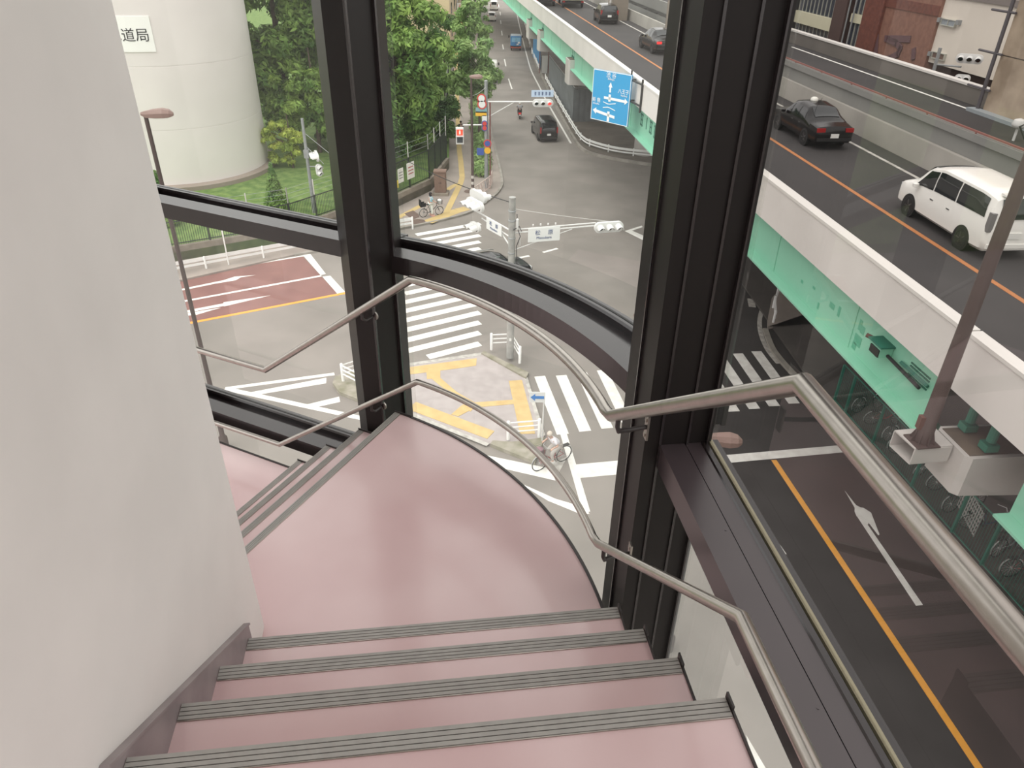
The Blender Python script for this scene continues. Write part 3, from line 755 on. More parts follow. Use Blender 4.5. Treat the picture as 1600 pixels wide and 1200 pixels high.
# street lamp at the left, close to the tower
M_LAMPHEAD = mat('pinkish_brown_lamp_hood', (134, 110, 102), .5)
def lamp(base, ztop, lab, yaw, r=.075, name='street_lamp', pole_mat=None):
    o = empty(name, (base[0], base[1], 0), lab, 'street lamp')
    MB().lathe((base[0], base[1], 0), [(.16, 0), (.16, .5), (r*1.25, .6), (r, 4), (r*.8, ztop)], 14).build('pole', pole_mat or M_BROWN, o, smooth=40)
    c = Vector((base[0], base[1], ztop)); u = Vector((math.cos(yaw), math.sin(yaw), 0)); s = Vector((-u.y, u.x, 0))
    # hood: faceted shell, narrow neck at the pole, wide nose
    secs = [(-.12, .06, .03, .10), (.0, .09, -.04, .13), (.22, .15, -.05, .17), (.48, .19, -.05, .19), (.66, .15, -.04, .15), (.76, .06, -.02, .07)]
    vs = []
    for x, wd, z0, z1 in secs:
        for a, zz in ((-1, z0), (1, z0), (1, z0+(z1-z0)*.55), (.55, z1), (-.55, z1), (-1, z0+(z1-z0)*.55)): vs.append(c+u*x+s*(wd*a)+Vector((0, 0, zz)))
    fs = []
    for i in range(len(secs)-1):
        for j in range(6): fs.append((i*6+j, i*6+(j+1) % 6, (i+1)*6+(j+1) % 6, (i+1)*6+j))
    fs += [list(range(6)), [(len(secs)-1)*6+j for j in range(6)][::-1]]
    MB().add(vs, fs).build('lamp_hood', M_LAMPHEAD, o)
    MB().box(c+u*.42+Vector((0, 0, -.055)), (.4, .26, .02), yaw).build('lamp_glass', mat('frosted_lamp_glass', (205, 205, 200), .4), o)
    return o
lb_ = at(352, 700, 0); lamp((lb_.x, lb_.y), zat(lb_, 181), 'brown street lamp in front of the white tank', .25)

# galvanised pole with white signal bodies at the lawn fence
def signal(parent_loc, face, n=3, horiz=True, lab='', group=None, unit=.36, lit=None, hood=.32, name='traffic_signal', body=None):
    """signal head: body box, n hoods and lenses; face = facing direction in plan (radians), parent_loc = centre"""
    c = Vector(parent_loc); f = Vector((math.cos(face), math.sin(face), 0)); s = Vector((-f.y, f.x, 0)); up = Vector((0, 0, 1))
    o = empty(name, c, lab, 'traffic signal', group)
    ax = s if horiz else up; R = Matrix((s, f, up)).transposed()
    L = unit*n
    mb = MB(); k = 16; loop = []
    hw = L/2+.04; hh = unit*.56
    for i in range(k):
        a = PI/2+PI*i/(k-1); loop.append((-(hw-hh)+hh*math.cos(a), hh*math.sin(a)))
    for i in range(k):
        a = -PI/2+PI*i/(k-1); loop.append(((hw-hh)+hh*math.cos(a), hh*math.sin(a)))
    ay = up if horiz else s
    mb.solid([c+ax*x+ay*y-f*.14 for x, y in loop], f*.14)
    mb.build('housing', body or M_WHITE, o, smooth=40)
    cols = [(60, 150, 130), (196, 160, 60), (200, 50, 44)]
    for i in range(n):
        q = c+ax*((i-(n-1)/2)*unit*(1 if horiz else 1))
        # hood: open half-cylinder shell
        vs = []; fs = []; m_ = 12
        for j in range(m_+1):
            a = -.25+(PI+.5)*j/m_
            for rr_, dd in ((.155, 0), (.155, hood), (.145, hood), (.145, 0)):
                dd2 = dd*(1 if .1 < a < PI-.1 else .75)
                vs.append(q+s*(rr_*math.cos(a))+up*(rr_*math.sin(a))+f*dd2-up*(dd2*.12))
        for j in range(m_):
            for e_ in range(4): fs.append((j*4+e_, j*4+(e_+1) % 4, (j+1)*4+(e_+1) % 4, (j+1)*4+e_))
        fs += [(0, 1, 2, 3), (m_*4+3, m_*4+2, m_*4+1, m_*4)]
        MB().add(vs, fs).build('hood', body or M_WHITE, o, smooth=40)
        on = lit == i
        lm = mat('signal_lens_%d%s' % (i, '_lit' if on else ''), cols[i % 3] if on else tuple(int(v*.28) for v in cols[i % 3]), .25, emit=1.2 if on else 0)
        MB().lathe(q+f*.002, [(0, 0), (.14, 0), (.11, .03), (0, .045)], 18, R @ Matrix(((1, 0, 0), (0, 0, 1), (0, -1, 0)))).build('lens', lm, o, smooth=60)
    return o
fb = at(493, 346, 0)
po = empty('signal_pole', (fb.x, fb.y, 0), 'galvanised pole behind the lawn fence beside the mullion', 'pole')
MB().lathe((fb.x, fb.y, 0), [(.13, 0), (.11, 3), (.085, zat(fb, 185))], 12).build('shaft', M_GALV, po, smooth=40)
MB().box((fb.x, fb.y, 4.4), (.3, .3, .5)).build('junction_box', M_GALV, po)
MB().tube([(fb.x, fb.y, 4.9), (fb.x+1.1, fb.y-.4, 3.9)], .02, 6).tube([(fb.x, fb.y, 5.7), (fb.x+2.4, fb.y-.6, 3.9)], .015, 6).tube([(fb.x, fb.y, 3.6), (fb.x+1.0, fb.y-.3, 3.7)], .04, 8).build('stay', M_GALV, po)
signal((fb.x+.62, fb.y-.3, 4.35), math.radians(200), 3, True, 'white three-lamp signal high on the pole at the lawn fence', unit=.42, hood=.36)
signal((fb.x+.8, fb.y-.45, 3.5), -.9, 2, False, 'white signal head hanging from the pole at the lawn fence', unit=.34)

# ---------------------------------------------------------------- trees and shrubs: many small leaf blades around clumps
M_LEAF_D = leaf_mat('dark_green_leaves', (112, 142, 80), (58, 90, 48))
M_LEAF_M = leaf_mat('mid_green_leaves', (152, 180, 96), (80, 118, 58))
M_LEAF_Y = leaf_mat('yellow_green_leaves', (200, 208, 104), (150, 172, 82), .8, .35)
M_LEAF_S = leaf_mat('street_tree_leaves', (158, 184, 116), (116, 150, 90), .6)
M_BARK = mat('grey_brown_bark', (88, 76, 66), .9, var=.15, scale=3)
def leaves(clumps, n, size, rnd, droop=.3):
    """leaf blades over ellipsoid clumps: (centre, radii)"""
    vs = []; fs = []
    tot = sum(r[0]*r[2] for c, r in clumps)
    for c, r in clumps:
        k = int(n*r[0]*r[2]/tot)
        for _ in range(k):
            th = rnd.uniform(0, 2*PI); cz = rnd.uniform(-.75, 1); sr = math.sqrt(1-cz*cz); d = rnd.uniform(.55, 1.06)
            nrm = Vector((sr*math.cos(th), sr*math.sin(th), cz))
            p = Vector((c[0]+r[0]*nrm.x*d, c[1]+r[1]*nrm.y*d, c[2]+r[2]*nrm.z*d))
            nn = (nrm+Vector((rnd.gauss(0, .45), rnd.gauss(0, .45), rnd.gauss(.35, .4)))).normalized()
            t = nn.cross(Vector((rnd.gauss(0, 1), rnd.gauss(0, 1), rnd.gauss(0, 1)))).normalized(); b_ = nn.cross(t)
            s_ = size*rnd.uniform(.6, 1.35); b0 = len(vs)
            vs += [p-t*s_, p+b_*s_*.38-nn*s_*.06, p+t*s_-Vector((0, 0, s_*droop)), p-b_*s_*.38-nn*s_*.06]
            fs.append((b0, b0+1, b0+2, b0+3))
    return vs, fs
def tree(name, base, zbase, clumps, n, size, m, lab, cat='tree', group=None, trunk=.2, seed=1, top=None, limbs=True):
    rnd = random.Random(seed)
    o = empty(name, (base[0], base[1], zbase), lab, cat, group)
    vs, fs = leaves(clumps, n, size, rnd)
    MB().add(vs, fs).build('crown', m, o)
    zt = top or max(c[2] for c, r in clumps)
    mb = MB().tube([(base[0], base[1], zbase), (base[0]+.1, base[1], zbase+(zt-zbase)*.5), (base[0], base[1]+.1, zt)], [trunk, trunk*.75, trunk*.3], 8)
    if limbs:
        for c, r in clumps[:14]:
            zz = max(zbase+.4, c[2]-r[2]*.8-.6); zz = min(zz, zt-.2); mb.tube([(base[0], base[1], zz), (c[0], c[1], c[2])], [trunk*.4, trunk*.12], 5)
    mb.build('trunk', M_BARK, o, smooth=40)
    return o
def clump_cloud(c, R, k, r0, r1, rnd, flat=.75):
    out = []
    for i in range(k):
        th = rnd.uniform(0, 2*PI); cz = rnd.uniform(-.95, .95); d = rnd.uniform(.45, .95)
        sr = math.sqrt(1-cz*cz); r = rnd.uniform(r0, r1)
        out.append(((c[0]+R[0]*sr*math.cos(th)*d, c[1]+R[1]*sr*math.sin(th)*d, c[2]+R[2]*cz*d), (r, r, r*flat)))
    return out
rd = random.Random(3)
qa = at(478, 222, .6)
tree('broadleaf_tree', (qa.x-1.0, qa.y-1.0), .6, clump_cloud((qa.x-1.0, qa.y-1.0, 10.4), (5.0, 3.2, 8.0), 80, .8, 1.6, rd), 24000, .27, M_LEAF_M, 'tall dark layered tree half hiding the right edge of the white tank', group=None, trunk=.3, seed=2, top=17)
qb = at(640, 258, .6)
tree('broadleaf_tree', (qb.x-1.4, qb.y+4.0), .6, clump_cloud((qb.x-1.4, qb.y+4.0, 8.8), (4.1, 4.0, 7.6), 90, .8, 1.6, rd), 24000, .27, M_LEAF_M, 'big mid-green tree between the mullion and the far pavement', trunk=.32, seed=4, top=16)
qd = at(592, 262, .6)
tree('broadleaf_tree', (qd.x-1, qd.y+8), .6, clump_cloud((qd.x-1.5, qd.y+8, 9.5), (4.5, 4, 8.5), 50, 1.1, 2.0, rd), 12000, .26, M_LEAF_D, 'dark tree behind the mullion', trunk=.3, seed=9, top=17)
qe = at(560, 250, .6)
tree('broadleaf_tree', (qe.x-2.5, qe.y+16), .6, clump_cloud((qe.x-2.5, qe.y+16, 10), (6, 4, 9), 50, 1.2, 2.2, rd), 11000, .3, M_LEAF_D, 'dark tree deep in the grove, seen between the two tall ones', trunk=.3, seed=10, top=17)
qc = at(452, 262, .6)
def cl_px(lst, Y, rnd, k=7, flat=.6):
    out = []
    for px, py, r in lst:
        q = onplane(px, py, 0, 1, Y); out += clump_cloud((q.x, q.y, q.z), (r, r*.8, r*.6), k, r*.3, r*.6, rnd, flat)
    return out
q2 = at(500, 238, .6)
tree('broadleaf_tree', (q2.x, q2.y), .6, cl_px([(448, 128, 1.4), (480, 120, 1.5), (510, 125, 1.5), (440, 160, 1.3), (470, 155, 1.6), (505, 160, 1.6), (455, 185, 1.2), (490, 188, 1.5), (520, 195, 1.5), (535, 150, 1.5)], q2.y, rd), 9000, .24, leaf_mat('fresh_green_leaves', (170, 196, 104), (100, 138, 66)), 'lighter green tree under the tall dark one, right of the white tank', trunk=.18, seed=6, top=8.5, limbs=False)
tree('ornamental_tree', (qc.x+.3, qc.y), .6, cl_px([(437, 192, .75), (424, 205, .75), (448, 208, .8), (415, 213, .6), (440, 224, .8), (455, 232, .7), (425, 246, .6), (452, 250, .6), (462, 215, .7)], qc.y, rd, 6), 4200, .16, M_LEAF_Y, 'small yellow-green tree with tiered pads beside the white tank', trunk=.1, seed=5, top=4.6)
def cone_bush(px, py, h, r, lab, m, seed):
    q = at(px, py, .6); cl = [((q.x, q.y, .6+h*(.12+.8*i/7)), (r*(1.02-i/8.2), r*(1.02-i/8.2), h*.13)) for i in range(8)]
    tree('conical_shrub', (q.x, q.y), .6, cl, 3200, .11, m, lab, 'shrub', trunk=.07, seed=seed, limbs=False)
cone_bush(434, 331, 3.1, .85, 'clipped conical shrub on the lawn behind the fence', M_LEAF_M, 11)
cone_bush(262, 352, 3.3, .8, 'shrub behind the brown lamp post at the white wall', M_LEAF_M, 12)
for i, (px, py, h, r, lab) in enumerate(((588, 292, 2.6, 1.6, 'low dark shrub behind the corner of the bar fence'), (650, 232, 3.4, 1.9, 'bushy undergrowth behind the notice boards'), (612, 262, 4.2, 1.7, 'taller shrub under the trees at the fence corner'), (688, 190, 5.5, 1.8, 'overhanging shrub at the edge of the far pavement'), (694, 222, 4.2, 1.5, 'dark shrub pressed against the fence beside the far pavement'), (695, 150, 6.5, 2.2, 'tall leafy shrub farther up the fence of the far pavement'), (697, 108, 7.5, 2.6, 'tall leafy shrub in front of the beige building'), (470, 226, 4.6, 3.0, 'dark undergrowth behind the yellow-green tree'), (528, 224, 4.6, 3.2, 'dark undergrowth left of the mullion'), (430, 196, 6.0, 3.0, 'dark shrub behind the right edge of the white tank'))):
    q = at(px, py, .6); tree('shrub', (q.x, q.y), .6, clump_cloud((q.x, q.y, .6+h/2), (r, r, h/2), 16, .5, .9, rd), 3600, .17, (M_LEAF_D, M_LEAF_M)[i % 2], lab, 'shrub', trunk=.08, seed=20+i)
# street trees with loose crowns in the planting strip
for i, (px, py, ztop, lab) in enumerate(((749, 216, 9.0, 'slender street tree in the hedge of the far pavement, nearest of its row'), (747, 120, 10.0, 'second street tree of the row, behind the first'), (742, 50, 11.0, 'third street tree of the row, near the top of the road'))):
    q = at(px, py, .1); dx = -.6 if i == 0 else -.9
    tree('street_tree', (q.x, q.y), .1, clump_cloud((q.x+dx, q.y, ztop*.64), (2.3, 2.0, ztop*.36), 46, .4, .85, rd), 5200, .26, M_LEAF_S, lab, group='street trees in the planting strip', trunk=.13, seed=40+i, top=ztop*.9)
# hedge in the planting strip
hs = [Z3(860, 130), Z3(905, 110), Z3(935, 240), Z3(985, 330), Z3(985, 420), Z3(940, 500), Z3(868, 490), Z3(862, 300)]
def hedge(cl, lab, n, seed):
    o = empty('hedge', (cl[0][0][0], cl[0][0][1], .1), lab, 'hedge')
    vs, fs = leaves(cl, n, .13, random.Random(seed)); MB().add(vs, fs).build('foliage', M_LEAF_S, o)
    for c, r in cl: MB().tube([(c[0], c[1], .1), (c[0], c[1], c[2]+r[2]*.3)], .02, 5).build('stem', M_BARK, o)
cl = []
for px, py in (Z3(890, 480), Z3(930, 485), Z3(900, 440), Z3(950, 440), Z3(905, 390), Z3(955, 385), Z3(900, 330), Z3(950, 330), Z3(895, 270), Z3(930, 260), Z3(890, 210), Z3(915, 200), Z3(885, 150), Z3(910, 140)):
    q = at(px, py, .3); cl.append(((q.x, q.y, .5), (.55, .6, .45)))
hedge(cl, 'low bright hedge round the foot of the grey signal pole', 4200, 61)
cl = []
for px, py in ((741, 200), (743, 185), (741, 170), (744, 158), (741, 146), (744, 136), (748, 150), (750, 172), (750, 190)):
    q = at(px, py, .3); cl.append(((q.x, q.y, .6), (.6, .9, .55)))
hedge(cl, 'taller part of the hedge behind the brown lamp post', 3000, 62)
# ================================================================== POLES, SIGNALS, ISLAND FENCES
M_CONCPOLE = mat('pale_concrete_pole', (168, 168, 164), .7, rgb2=(150, 150, 147), scale=5)
M_SIGN_W = mat('white_sign_plate', (222, 224, 222), .5)
M_NAVY = mat('navy_lettering', (44, 70, 120), .6)
M_CABLE = mat('black_cable', (34, 34, 36), .6)
def vec(a): return Vector((math.cos(a), math.sin(a), 0))
def plate(name, c, face, w, h, m, lab, texts=(), cat='sign', th=.03, round_=False, extra=None, parent=None):
    """sign plate at c facing the plan angle face; texts: (string, size, x, z, material)"""
    c = Vector(c); f = vec(face); X = Vector((-f.y, f.x, 0)); up = Vector((0, 0, 1))
    o = parent or empty(name, c, lab, cat)
    if round_: MB().lathe(c, [(0, 0), (w/2, 0), (w/2, th), (0, th)], 24, Matrix((X, up, -f)).transposed() @ Matrix(((1, 0, 0), (0, -1, 0), (0, 0, -1)))).build('plate', m, o)
    else: MB().solid([c-X*w/2-up*h/2, c+X*w/2-up*h/2, c+X*w/2+up*h/2, c-X*w/2+up*h/2], -f*th).build('plate', m, o)
    for t, sz, x, z, tm in texts:
        vs, fs = text_mesh(t, sz, .003)
        MB().add(frame_pts(vs, c+f*(.006+(th if round_ else 0))+X*x+up*z, X, up), fs).build('lettering', tm, o)
    if extra: extra(o, c, f, X, up)
    return o

# --- the concrete signal pole on the island
sb = at(797, 558, .16); ST = zat(sb, 308)
sp_ = empty('signal_pole', (sb.x, sb.y, .16), 'round concrete signal pole on the traffic island with two arms', 'pole')
MB().lathe((sb.x, sb.y, .16), [(.165, 0), (.165, 1.2), (.15, 4), (.135, ST-.2), (.14, ST-.19), (.14, ST-.16), (0, ST-.15)], 20).build('shaft', M_CONCPOLE, sp_, smooth=40)
for z in (ST-.6, ST-1.0, ST-1.75, ST-2.4, ST-3.1): MB().lathe((sb.x, sb.y, z), [(.15, 0), (.16, .01), (.16, .05), (.15, .06)], 20).build('band', M_GALV, sp_)
zA = zat(sb, 365); zB = zat(sb, 388)
# right arm to the signal above the junction
e1 = at(930, 356, zA)                       # arm end at about the same height
ar = math.atan2(e1.y-sb.y, e1.x-sb.x); armL = (Vector((e1.x, e1.y))-Vector((sb.x, sb.y))).length
A0 = Vector((sb.x, sb.y, zA)); U = vec(ar)
MB().tube([A0+Vector((0, 0, .02)), A0+U*armL+Vector((0, 0, .1))], .035, 8).tube([A0+Vector((0, 0, .16)), A0+U*armL+Vector((0, 0, .22))], .03, 8).tube([A0-Vector((0, 0, .75)), A0+U*armL*.72+Vector((0, 0, .02))], .018, 6).tube([A0+U*.35-Vector((0, 0, .55)), A0+U*.35+Vector((0, 0, .1))], .02, 6).build('arm', M_WHITE, sp_)
face_s = ar-PI/2
tg = A0+U*(armL+.55)+vec(face_s)*.2+Vector((0, 0, .05))
signal(tg, face_s, 3, True, 'white three-lamp signal at the end of the right arm above the junction', unit=.40, hood=.36)
q = onplane(849, 365, math.sin(ar)*-1, math.cos(ar), -math.sin(ar)*sb.x+math.cos(ar)*sb.y); q = q+vec(face_s)*.12
nw = .60
def lamps_on_top(o, c, f, X, up):
    for i in range(4): MB().box(c+X*(-.48+.32*i)+up*.44-f*.02, (.06, .06, .07)).build('top_lug', M_WHITE, o)
def sign_wh(px0, px1, py0, py1, nrm_k):
    a = onplane(px0, (py0+py1)/2, *nrm_k); b = onplane(px1, (py0+py1)/2, *nrm_k); t = onplane((px0+px1)/2, py0, *nrm_k); u_ = onplane((px0+px1)/2, py1, *nrm_k)
    return (b-a).length, t.z-u_.z
nk = (-math.sin(ar), math.cos(ar), -math.sin(ar)*q.x+math.cos(ar)*q.y)
W_, H_ = sign_wh(824.5, 874, 356, 377, nk)
plate('name_sign', q, face_s, W_, H_, M_SIGN_W, 'white junction name sign 松原 on the right arm of the concrete pole', [('松', W_*.17, -W_*.2, H_*.14, M_NAVY), ('原', W_*.17, W_*.2, H_*.14, M_NAVY), ('Matsubara', W_*.115, 0, -H_*.22, M_NAVY)], extra=lamps_on_top)
# left arm with the cluster of white heads facing left
e2 = at(742, 330, zA+.1); al = math.atan2(e2.y-sb.y, e2.x-sb.x); L2 = (Vector((e2.x, e2.y))-Vector((sb.x, sb.y))).length; U2 = vec(al)
MB().tube([A0+Vector((0, 0, .1)), A0+U2*L2+Vector((0, 0, .14))], .035, 8).tube([A0-Vector((0, 0, .2)), A0+U2*L2*.8-Vector((0, 0, .05))], .028, 8).tube([A0-Vector((0, 0, .65)), A0+U2*L2*.35+Vector((0, 0, -.1))], .03, 8).build('arm', M_WHITE, sp_)
fl = al+PI/2
c1 = A0+U2*(L2*.86)+vec(fl)*.30+Vector((0, 0, .55))
signal(c1, fl, 3, True, 'white three-lamp signal facing left, uppermost of the cluster on the left arm', unit=.40, hood=.42)
c2 = A0+U2*(L2*.78)+vec(fl)*.45+Vector((0, 0, -.35))
signal(c2, fl, 2, True, 'white two-lamp signal facing left, under the three-lamp one', unit=.34, hood=.36)
c3 = A0+U2*(L2*1.0)-vec(fl)*.25+Vector((0, 0, .75))
signal(c3, fl+PI, 3, True, 'white signal housing seen from behind on the far side of the left arm', unit=.38, hood=.3)
c4 = A0+U2*(L2*.40)+vec(fl)*.14+Vector((0, 0, -.05))
plate('name_sign', c4, fl, W_*.85, H_*.85, M_SIGN_W, 'white name sign seen edge-on on the left arm of the concrete pole', [('松', W_*.15, -W_*.17, H_*.12, M_NAVY), ('原', W_*.15, W_*.17, H_*.12, M_NAVY), ('Matsubara', W_*.1, 0, -H_*.2, M_NAVY)], extra=None)
MB().lathe((sb.x+.22, sb.y-.08, zat(sb, 357)), [(.05, 0), (.06, .02), (.06, .42), (.02, .46)], 10).build('detector', M_WHITE, sp_, smooth=40)
MB().tube([(sb.x+.2, sb.y, ST-.7), (sb.x+.21, sb.y-.05, zA+.3), (sb.x+.35, sb.y-.05, zA-.1), (sb.x+.2, sb.y-.1, zA-.5), (sb.x+.24, sb.y-.1, 4.4), (sb.x+.17, sb.y-.05, 3.6)], .018, 6).tube([(sb.x+.05, sb.y-.15, zA+.2), (sb.x+.3, sb.y-.1, zA+.35), (sb.x+.4, sb.y, zA+.1)], .016, 6).build('cable', M_CABLE, sp_)
MB().box((sb.x+.22, sb.y-.05, 4.5), (.2, .2, .5)).build('control_box', M_DARK, sp_)
MB().box((sb.x, sb.y-.16, 1.15), (.1, .03, .13)).build('number_plate', M_SIGN_W, sp_)
# overhead wires
wA = Vector((sb.x, sb.y, zat(sb, 317)))
def wire(a, b, sag, r, lab, m=M_CABLE):
    a = Vector(a); b = Vector(b)
    tag(MB().tube([a.lerp(b, i/14)-Vector((0, 0, sag*4*(i/14)*(1-i/14))) for i in range(15)], r, 5).build('overhead_wire', m), lab, 'wire')
wire(wA, (-8.2, 49.5, 3.9), .25, .02, 'black wire from the concrete pole to the fence corner')
wire(wA+Vector((.1, 0, -.25)), tg+Vector((0, 0, .27)), .03, .012, 'pale thin wire running right from the concrete pole', mat('pale_wire', (196, 194, 190), .6))

# --- white guard fences on the island corners
def pipe_fence(pts, h, lab, rails=(.86, .64, .42), posts=None):
    P = [Vector((*gp2(p), .16)) for p in pts]; o = empty('guard_fence', P[0], lab, 'fence', 'white pipe fences on the island corners')
    for z in rails: MB().tube([p+Vector((0, 0, h*z-.05)) for p in P], .03, 8).build('rail', M_RAIL, o, smooth=40)
    for p in P: MB().lathe(p-Vector((0, 0, .0)), [(.065, 0), (.065, h*.88), (.05, h*.9), (0, h*.92)], 10).build('post', M_RAIL, o, smooth=40)
    return o
pipe_fence([(768, 551), (799, 549.5), (812, 572)], .95, 'white pipe fence wrapped round the foot of the concrete pole')
pipe_fence([(794, 692), (842, 688)], .95, 'white pipe fence at the lower corner of the island by the cyclist')
pipe_fence([(566, 590), (537, 600), (580, 622)], .95, 'white pipe fence on the left tip of the island')
# arrow sign on its own post
ab = at(847, 690, .1); zt_a = zat(ab, 612); zb_a = zat(ab, 628)
ao = empty('arrow_sign', (ab.x, ab.y, .1), 'small white square sign with a blue arrow pointing left, by the crossing', 'sign')
MB().tube([(ab.x, ab.y, .1), (ab.x, ab.y, zt_a)], .03, 10).build('post', M_WHITE, ao, smooth=40)
ca = onplane(839.5, 620.5, 0, 1, ab.y-.05); hw_ = .29
MB().box(ca, (.58, .025, .44)).build('plate', M_SIGN_W, ao)
MB().solid([ca+Vector((x, -.02, z)) for x, z in ((-.25, 0), (-.08, .15), (-.08, .06), (.25, .06), (.25, -.06), (-.08, -.06), (-.08, -.15))], (0, -.008, 0)).build('arrow', mat('blue_arrow', (58, 128, 200), .5), ao)

# --- far pavement: brown lamp pole, grey signal pole with its signs
pb = at(739, 315, .1)
lamp((pb.x, pb.y), zat(pb, 121), 'tall brown street lamp on the far pavement, striped at its foot', .0, r=.085)
mb = MB()
for i in range(4): mb.lathe((pb.x, pb.y, .5+.42*i), [(.112, 0), (.112, .2), (.111, .2), (.111, 0)], 14)
tag(mb.build('foot_band', mat('pale_band', (190, 186, 180), .6)), None)
bpy.data.objects['foot_band'].parent = [o for o in bpy.data.objects if o.get('label', '').startswith('tall brown street lamp')][0]
_fb = bpy.data.objects['foot_band']; _fb.location = _fb.location-_fb.parent.location
gb = at(760, 294, .1); GT = zat(gb, 126)
go = empty('signal_pole', (gb.x, gb.y, .1), 'grey signal pole at the kerb of the far pavement', 'pole')
MB().lathe((gb.x, gb.y, .1), [(.15, 0), (.14, 3), (.12, GT-.1), (0, GT-.05)], 14).build('shaft', M_GALV, go, smooth=40)
MB().tube([(gb.x+.28, gb.y-.02, .1), (gb.x+.28, gb.y-.02, zat(gb, 160))], .05, 8).build('conduit', mat('rust_red_conduit', (120, 66, 62), .7), go, smooth=40)
zs = zat(gb, 159); es = at(829, 159, zs); as_ = math.atan2(es.y-gb.y, es.x-gb.x); Ls = (Vector((es.x-gb.x, es.y-gb.y))).length; us = vec(as_)
MB().tube([(gb.x, gb.y, zs), Vector((gb.x, gb.y, zs))+us*(Ls+.9)], .05, 8).tube([(gb.x, gb.y, zs-1.1), Vector((gb.x, gb.y, zs-.05))+us*Ls*.62], .03, 6).build('arm', M_WHITE, go)
ssg = Vector((gb.x, gb.y, zs-.05))+us*(Ls+.85)+vec(as_-PI/2)*.25
signal(ssg, as_-PI/2, 3, True, 'signal showing red over the road leading away', unit=.46, lit=2, hood=.26)
def plate_marks(o, c, f, X, up):
    mb = MB()
    for i in range(5):
        for dz in (-.08, .0, .09): mb.box(c+X*(-.5+.25*i)+up*dz+f*.008, (.13, .008, .035), math.atan2(X.y, X.x))
        mb.box(c+X*(-.5+.25*i+.03*(i % 2))+f*.008, (.035, .008, .22), math.atan2(X.y, X.x))
    mb.build('lettering', M_NAVY, o)
M_SIGN_B = mat('pale_blue_sign_plate', (186, 204, 226), .5)
plate('name_sign', ssg+Vector((-.05, .1, .62)), as_-PI/2, 1.55, .44, M_SIGN_B, 'pale blue name plate above the red signal', extra=plate_marks)
# arm with the pedestrian signal to the left
zp = zat(gb, 195); ep = at(723, 195.5, zp); ap = math.atan2(ep.y-gb.y, ep.x-gb.x); Lp = Vector((ep.x-gb.x, ep.y-gb.y)).length
MB().tube([(gb.x, gb.y, zp), Vector((gb.x, gb.y, zp))+vec(ap)*Lp], .05, 8).build('arm', M_WHITE, go)
pc = Vector((gb.x, gb.y, zp-.75))+vec(ap)*(Lp+.22); fpd = ap+PI/2
pd = empty('pedestrian_signal', pc, 'white pedestrian signal showing a red figure above the far pavement', 'traffic signal')
f_ = vec(fpd); X_ = Vector((-f_.y, f_.x, 0)); up_ = Vector((0, 0, 1))
def slab(mb, c, w, h, f, X, d): mb.solid([c-X*w/2-up_*h/2, c+X*w/2-up_*h/2, c+X*w/2+up_*h/2, c-X*w/2+up_*h/2], -f*d); return mb
slab(MB(), pc, .56, 1.15, f_, X_, .25).build('housing', M_WHITE, pd)
slab(MB(), pc+up_*.26+f_*.02, .42, .42, f_, X_, .03).build('red_lens', mat('red_lit_lens', (226, 70, 48), .3, emit=.8), pd)
slab(MB(), pc-up_*.26+f_*.02, .42, .42, f_, X_, .03).build('dark_lens', mat('dark_lens', (70, 74, 78), .3), pd)
mb = MB(); slab(mb, pc+up_*.24+f_*.03, .1, .22, f_, X_, .015); mb.lathe(pc+up_*.40+f_*.03, [(0, -.04), (.04, 0), (0, .04)], 8); mb.build('figure', mat('pale_figure', (250, 220, 210), .5, emit=.4), pd)
for z in (.5, -.02): slab(MB(), pc+up_*z+f_*.16, .56, .03, f_, X_, .16).build('hood', M_WHITE, pd)
# signs on the pole
M_SRED = mat('red_sign_face', (200, 62, 56), .5); M_SBLUE = mat('blue_sign_face', (58, 86, 160), .5); M_SYEL = mat('yellow_sign_face', (228, 176, 44), .5); M_STEAL = mat('teal_sign_face', (120, 160, 164), .5)
def psign(py, dx, w, h, m, lab, ring=None, texts=(), round_=True):
    z = zat(gb, py); c = Vector((gb.x+dx, gb.y-.2, z))
    o = plate('road_sign', c, -PI/2, w, h, m, lab, texts, round_=round_)
    if ring: MB().lathe(c+Vector((0, -.035, 0)), [(0, 0), (w*.36, 0), (w*.36, .008), (0, .008)], 20, Matrix(((1, 0, 0), (0, 0, -1), (0, 1, 0)))).build('centre', ring, o)
psign(153, -.30, .62, .62, M_SRED, 'round red sign at the top of the sign stack on the grey pole', M_SIGN_W)
psign(162, -.27, .66, .66, M_SRED, 'second round red and white sign on the grey pole', M_SIGN_W)
psign(171.5, -.32, .8, .34, M_STEAL, 'teal and white oblong sign under the red ones', None, (), False)
psign(177, -.34, .78, .3, M_SYEL, 'yellow oblong sign under the teal one', None, (), False)
psign(184.5, -.1, .34, .46, M_SIGN_W, 'small white plate under the yellow sign', None, (), False)
psign(192, -.1, .42, .42, M_SBLUE, 'round blue and red no-parking sign beside the pedestrian arm', M_SRED)
psign(199, -.1, .42, .42, M_SBLUE, 'second round blue and red sign just below the arm', M_SRED)
psign(223, .1, .56, .56, M_SRED, 'round red sign low on the grey pole above the hedge', M_SBLUE)
psign(234, .1, .46, .46, M_SYEL, 'orange round sign lowest on the grey pole')
psign(236, -.42, .5, .5, M_SBLUE, 'square blue direction sign left of the grey pole above the hedge', None, (), False)
wire((pb.x, pb.y, zat(pb, 150)), (gb.x, gb.y, GT-.4), .1, .012, 'thin wire from the brown lamp to the grey pole', mat('pale_wire', (196, 194, 190), .6))

